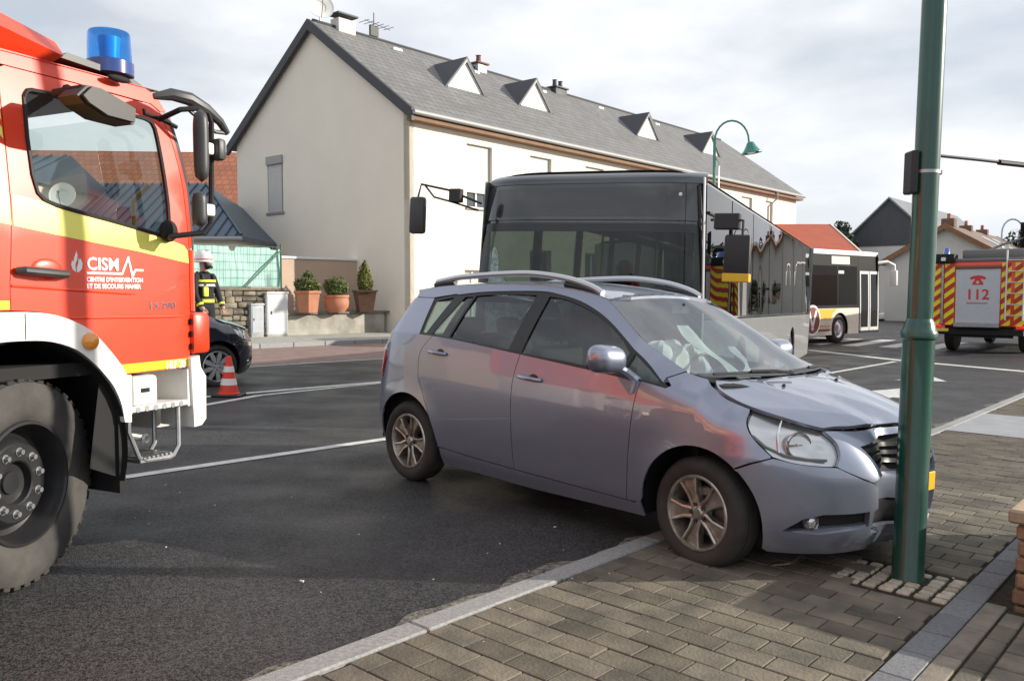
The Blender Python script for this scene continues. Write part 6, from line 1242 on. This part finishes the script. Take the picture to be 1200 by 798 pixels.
tree('garden hedge bush by the white cabinet', 21.9, 52.5, 1.9, 1.2, 160, .14, seed=7, kind='bush', zc=.5); tree('low leafy bush at the foot of the thin post', 25.6, 53.5, 1.7, 1.3, 160, .14, seed=9, kind='bush', zc=.5)
tree('dense shrub beside the brown roofed house', 25.2, 46.2, 3.0, 1.3, 200, .14, seed=12, kind='bush', zc=.5)
fb = MB(); q = random.Random(4)
for k in range(70):
    x = -150 + k * 6.5 + q.uniform(-2, 2); y = 170 + q.uniform(-14, 14); r = q.uniform(4, 7); foliage(fb, 130, ball_shape((x, y, q.uniform(1.5, 4)), (r, r, r * .8)), 1.3, 500 + k)
o = fb.build('distant_wood', m_tleaf, None, 0); tag(o, 'hazy line of distant woodland along the horizon', 'woodland'); o['kind'] = 'stuff'
# ================================================================== dark hatchback, cone, firefighter
m_hp = mat('midnight_blue_paint', (.008, .010, .022), .22, coat=1., var=.02, dirt=((.06, .055, .05), .1, .6, .7))
W_h = wheel_mesh(.335, .235, .2, 9, 'single')
hf, hl_ = (cos(R(47)), sin(R(47))), (-sin(R(47)), cos(R(47)))
kx, ky, kz = 1.0, 1.0, 1.0
lx, ly = -4.50 - kx * 2.76 * hf[0] + ky * .86 * hl_[0], 13.0 - kx * 2.76 * hf[1] + ky * .86 * hl_[1]
hatch = thing('dark_hatchback', 'dark navy hatchback with silver spoked wheels parked beyond the traffic cone', 'car', Matrix.Translation((lx, ly, g(lx) - .01)) @ Matrix.Rotation(slope(lx), 4, 'Y') @ Matrix.Rotation(R(47), 4, 'Z') @ Matrix.Diagonal((kx, ky, kz, 1)))
make_car(hatch, m_hp, glass('hatch_glass', (.35, .40, .40), 1.55), m_alloy2, W_h, None, False, 0., None, 'white', False)
m_cone = mat('cone_orange', (.78, .045, .02), .5, var=.05, dirt=((.25, .08, .05), .0, .3, .4)); m_refw = mat('cone_white', (.78, .77, .74), .5)
cx_, cy_ = -3.96, 11.87
cone = thing('traffic_cone', 'orange-red traffic cone with two white bands and a black foot', 'traffic cone', Matrix.Translation((cx_, cy_, g(cx_))) @ Matrix.Rotation(slope(cx_), 4, 'Y'))
b = MB(); b.box(-.19, .19, -.19, .19, .0, .035, .012); b.build('foot', m_blk, cone)
cr_ = lambda z: .135 - (z - .03) * .195
b = MB(); b.lathe([(.155, .03), (.15, .05), (cr_(.06), .06), (cr_(.54), .54), (.025, .565), (.018, .55)], 28); b.build('body', m_cone, cone)
for z0, z1 in ((.16, .25), (.34, .42)): b = MB(); b.lathe([(cr_(z0) + .001, z0), (cr_(z0) + .004, z0), (cr_(z1) + .004, z1), (cr_(z1) + .001, z1)], 28); b.build('reflective_band', m_refw, cone)

# firefighter standing beyond the hatchback
m_turn = mat('turnout_fabric', (.012, .013, .018), .85, bump=.4, bscale=25); m_skin = mat('skin', (.52, .30, .22), .55); m_hv = mat('hi_vis_yellow', (.75, .80, .06), .5); m_sil = mat('reflective_silver', (.68, .68, .66), .4); m_helm = mat('white_helmet', (.76, .76, .74), .2, coat=.8)
fx, fy = -5.50, 15.25
ff = thing('firefighter', 'firefighter in dark turnout coat with yellow bands, white helmet and face mask', 'person', Matrix.Translation((fx, fy, g(fx) + .16)) @ Matrix.Rotation(R(-25), 4, 'Z') @ Matrix.Scale(1.06, 4))
# joints: x forward, y left
J = {'pel': (0, 0, .98, .150, .125), 'wst': (.01, 0, 1.14, .150, .120), 'che': (.02, 0, 1.34, .185, .135), 'nb': (.0, 0, 1.50, .085, .08), 'nk': (.01, 0, 1.56, .06, .06), 'hd': (.025, 0, 1.68, .085, .10), 'ht': (.02, 0, 1.80, .06, .075)}
for q, s_ in (('l', 1), ('r', -1)):
    J.update({q + 'sh': (.0, s_ * .20, 1.455, .075, .075), q + 'el': (.03 + (.06 if s_ < 0 else 0), s_ * .29, 1.17, .058, .058), q + 'wr': (.20 if s_ < 0 else .14, s_ * .27, .96, .042, .042), q + 'hd': (.26 if s_ < 0 else .18, s_ * .26, .89, .038, .028), q + 'hip': (0, s_ * .10, .92, .115, .115), q + 'kn': (.03, s_ * .13, .50, .082, .082), q + 'an': (0, s_ * .15, .10, .062, .062), q + 'to': (.17, s_ * .17, .05, .05, .045)})
E_ = [('pel', 'wst'), ('wst', 'che'), ('che', 'nb'), ('nb', 'nk'), ('nk', 'hd'), ('hd', 'ht')] + [e for q in 'lr' for e in (('che', q + 'sh'), (q + 'sh', q + 'el'), (q + 'el', q + 'wr'), (q + 'wr', q + 'hd'), ('pel', q + 'hip'), (q + 'hip', q + 'kn'), (q + 'kn', q + 'an'), (q + 'an', q + 'to'))]
keys = list(J)
me = bpy.data.meshes.new('body'); me.from_pydata([J[k][:3] for k in keys], [(keys.index(a), keys.index(c)) for a, c in E_], [])
tmp = bpy.data.objects.new('tmp', me); COL.objects.link(tmp); tmp.modifiers.new('sk', 'SKIN'); ss = tmp.modifiers.new('ss', 'SUBSURF'); ss.levels = 2; ss.render_levels = 2
for i, k in enumerate(keys): me.skin_vertices[0].data[i].radius = J[k][3:5]; me.skin_vertices[0].data[i].use_root = (k == 'pel')
dg = bpy.context.evaluated_depsgraph_get(); bme = bpy.data.meshes.new_from_object(tmp.evaluated_get(dg)); bpy.data.objects.remove(tmp)
bme.name = 'body'; bme.materials.clear(); bme.materials.append(m_turn); bme.materials.append(m_skin); bme.materials.append(m_blk)
for p in bme.polygons:
    c = p.center; p.use_smooth = True
    p.material_index = 1 if c.z > 1.54 or (c.z < .955 and abs(c.y) > .2 and c.x > .12) else (2 if c.z < .13 else 0)
body = link('body', bme, ff)
for q in (-1, 1):      # gloved fingers
    w = Vector(J[('r' if q < 0 else 'l') + 'hd'][:3])
    for k in range(4): b = MB(); b.tube([w + Vector((.0 + .0 * k, q * .0 + (k - 1.5) * .018, -.01)), w + Vector((.025, (k - 1.5) * .02, -.05)), w + Vector((.02, (k - 1.5) * .018, -.085 + .006 * abs(k - 1.5)))], [.010, .009, .007], 6); b.build('finger', m_skin, ff)
    b = MB(); b.tube([w + Vector((.0, -q * .025, .02)), w + Vector((.03, -q * .045, -.02)), w + Vector((.035, -q * .04, -.045))], [.011, .010, .008], 6); b.build('thumb', m_skin, ff)
def ring(z0, z1, rx, ry, cx=0., cy=0., n=28): b = MB(); b.lathe([(1, z0), (1.02, z0), (1.02, z1), (1, z1)], n, Matrix.Translation((cx, cy, 0)) @ Matrix.Diagonal((rx, ry, 1, 1))); return b
ring(1.02, 1.075, .150, .172, .005).build('hem_band', m_hv, ff); ring(1.36, 1.40, .165, .205, .01).build('chest_band', m_hv, ff); ring(1.29, 1.33, .165, .205, .01).build('chest_band', m_sil, ff)
b = MB(); b.box(.12, .165, -.15, -.05, 1.12, 1.28, .015); b.build('vest_panel', m_hv, ff)
for q in (-1, 1):
    w, e = Vector(J[('r' if q < 0 else 'l') + 'wr'][:3]), Vector(J[('r' if q < 0 else 'l') + 'el'][:3]); d = (w - e); b = MB(); b.cyl(e + d * .78, e + d * .93, .060, .056, 14); b.build('cuff_band', m_hv, ff)
b = MB(); b.lathe([(0, .155), (.06, .150), (.11, .118), (.135, .06), (.138, .0), (.155, -.03), (.150, -.04), (.130, -.02)], 26, Matrix.Translation((.01, 0, 1.735)) @ Matrix.Diagonal((1.12, .96, 1.05, 1))); hm = b.build('helmet', m_helm, ff)
b = MB(); b.box(-.12, .16, -.012, .012, .0, .02, .005, Matrix.Translation((.0, 0, 1.885))); b.build('helmet_crest', m_helm, hm); b = MB(); b.lathe([(.139, -.005), (.142, -.005), (.142, .015), (.139, .015)], 26, Matrix.Translation((.01, 0, 1.735)) @ Matrix.Diagonal((1.12, .96, 1.05, 1))); b.build('helmet_band', m_fred, hm)
b = MB(); b.ball((.105, 0, 1.655), (.05, .072, .08), 18, 12); fm = b.build('face_mask', m_blk, ff); b = MB(); b.ball((.125, 0, 1.675), (.038, .062, .045), 16, 10); b.build('mask_visor', mat('mask_glass', (.25, .20, .18), .08, coat=1), fm); b = MB(); b.cyl((.14, 0, 1.62), (.19, 0, 1.605), .03, .026, 12); b.build('mask_filter', m_grey, fm)
b = MB(); b.box(-.24, -.13, -.11, .11, 1.08, 1.50, .05); b.build('air_cylinder', m_hv, ff); 
for q in (-1, 1): b = MB(); b.tube([(-.13, q * .11, 1.46), (-.02, q * .12, 1.53), (.10, q * .12, 1.46), (.155, q * .11, 1.30)], .018, 6); b.build('harness_strap', m_blk, ff)
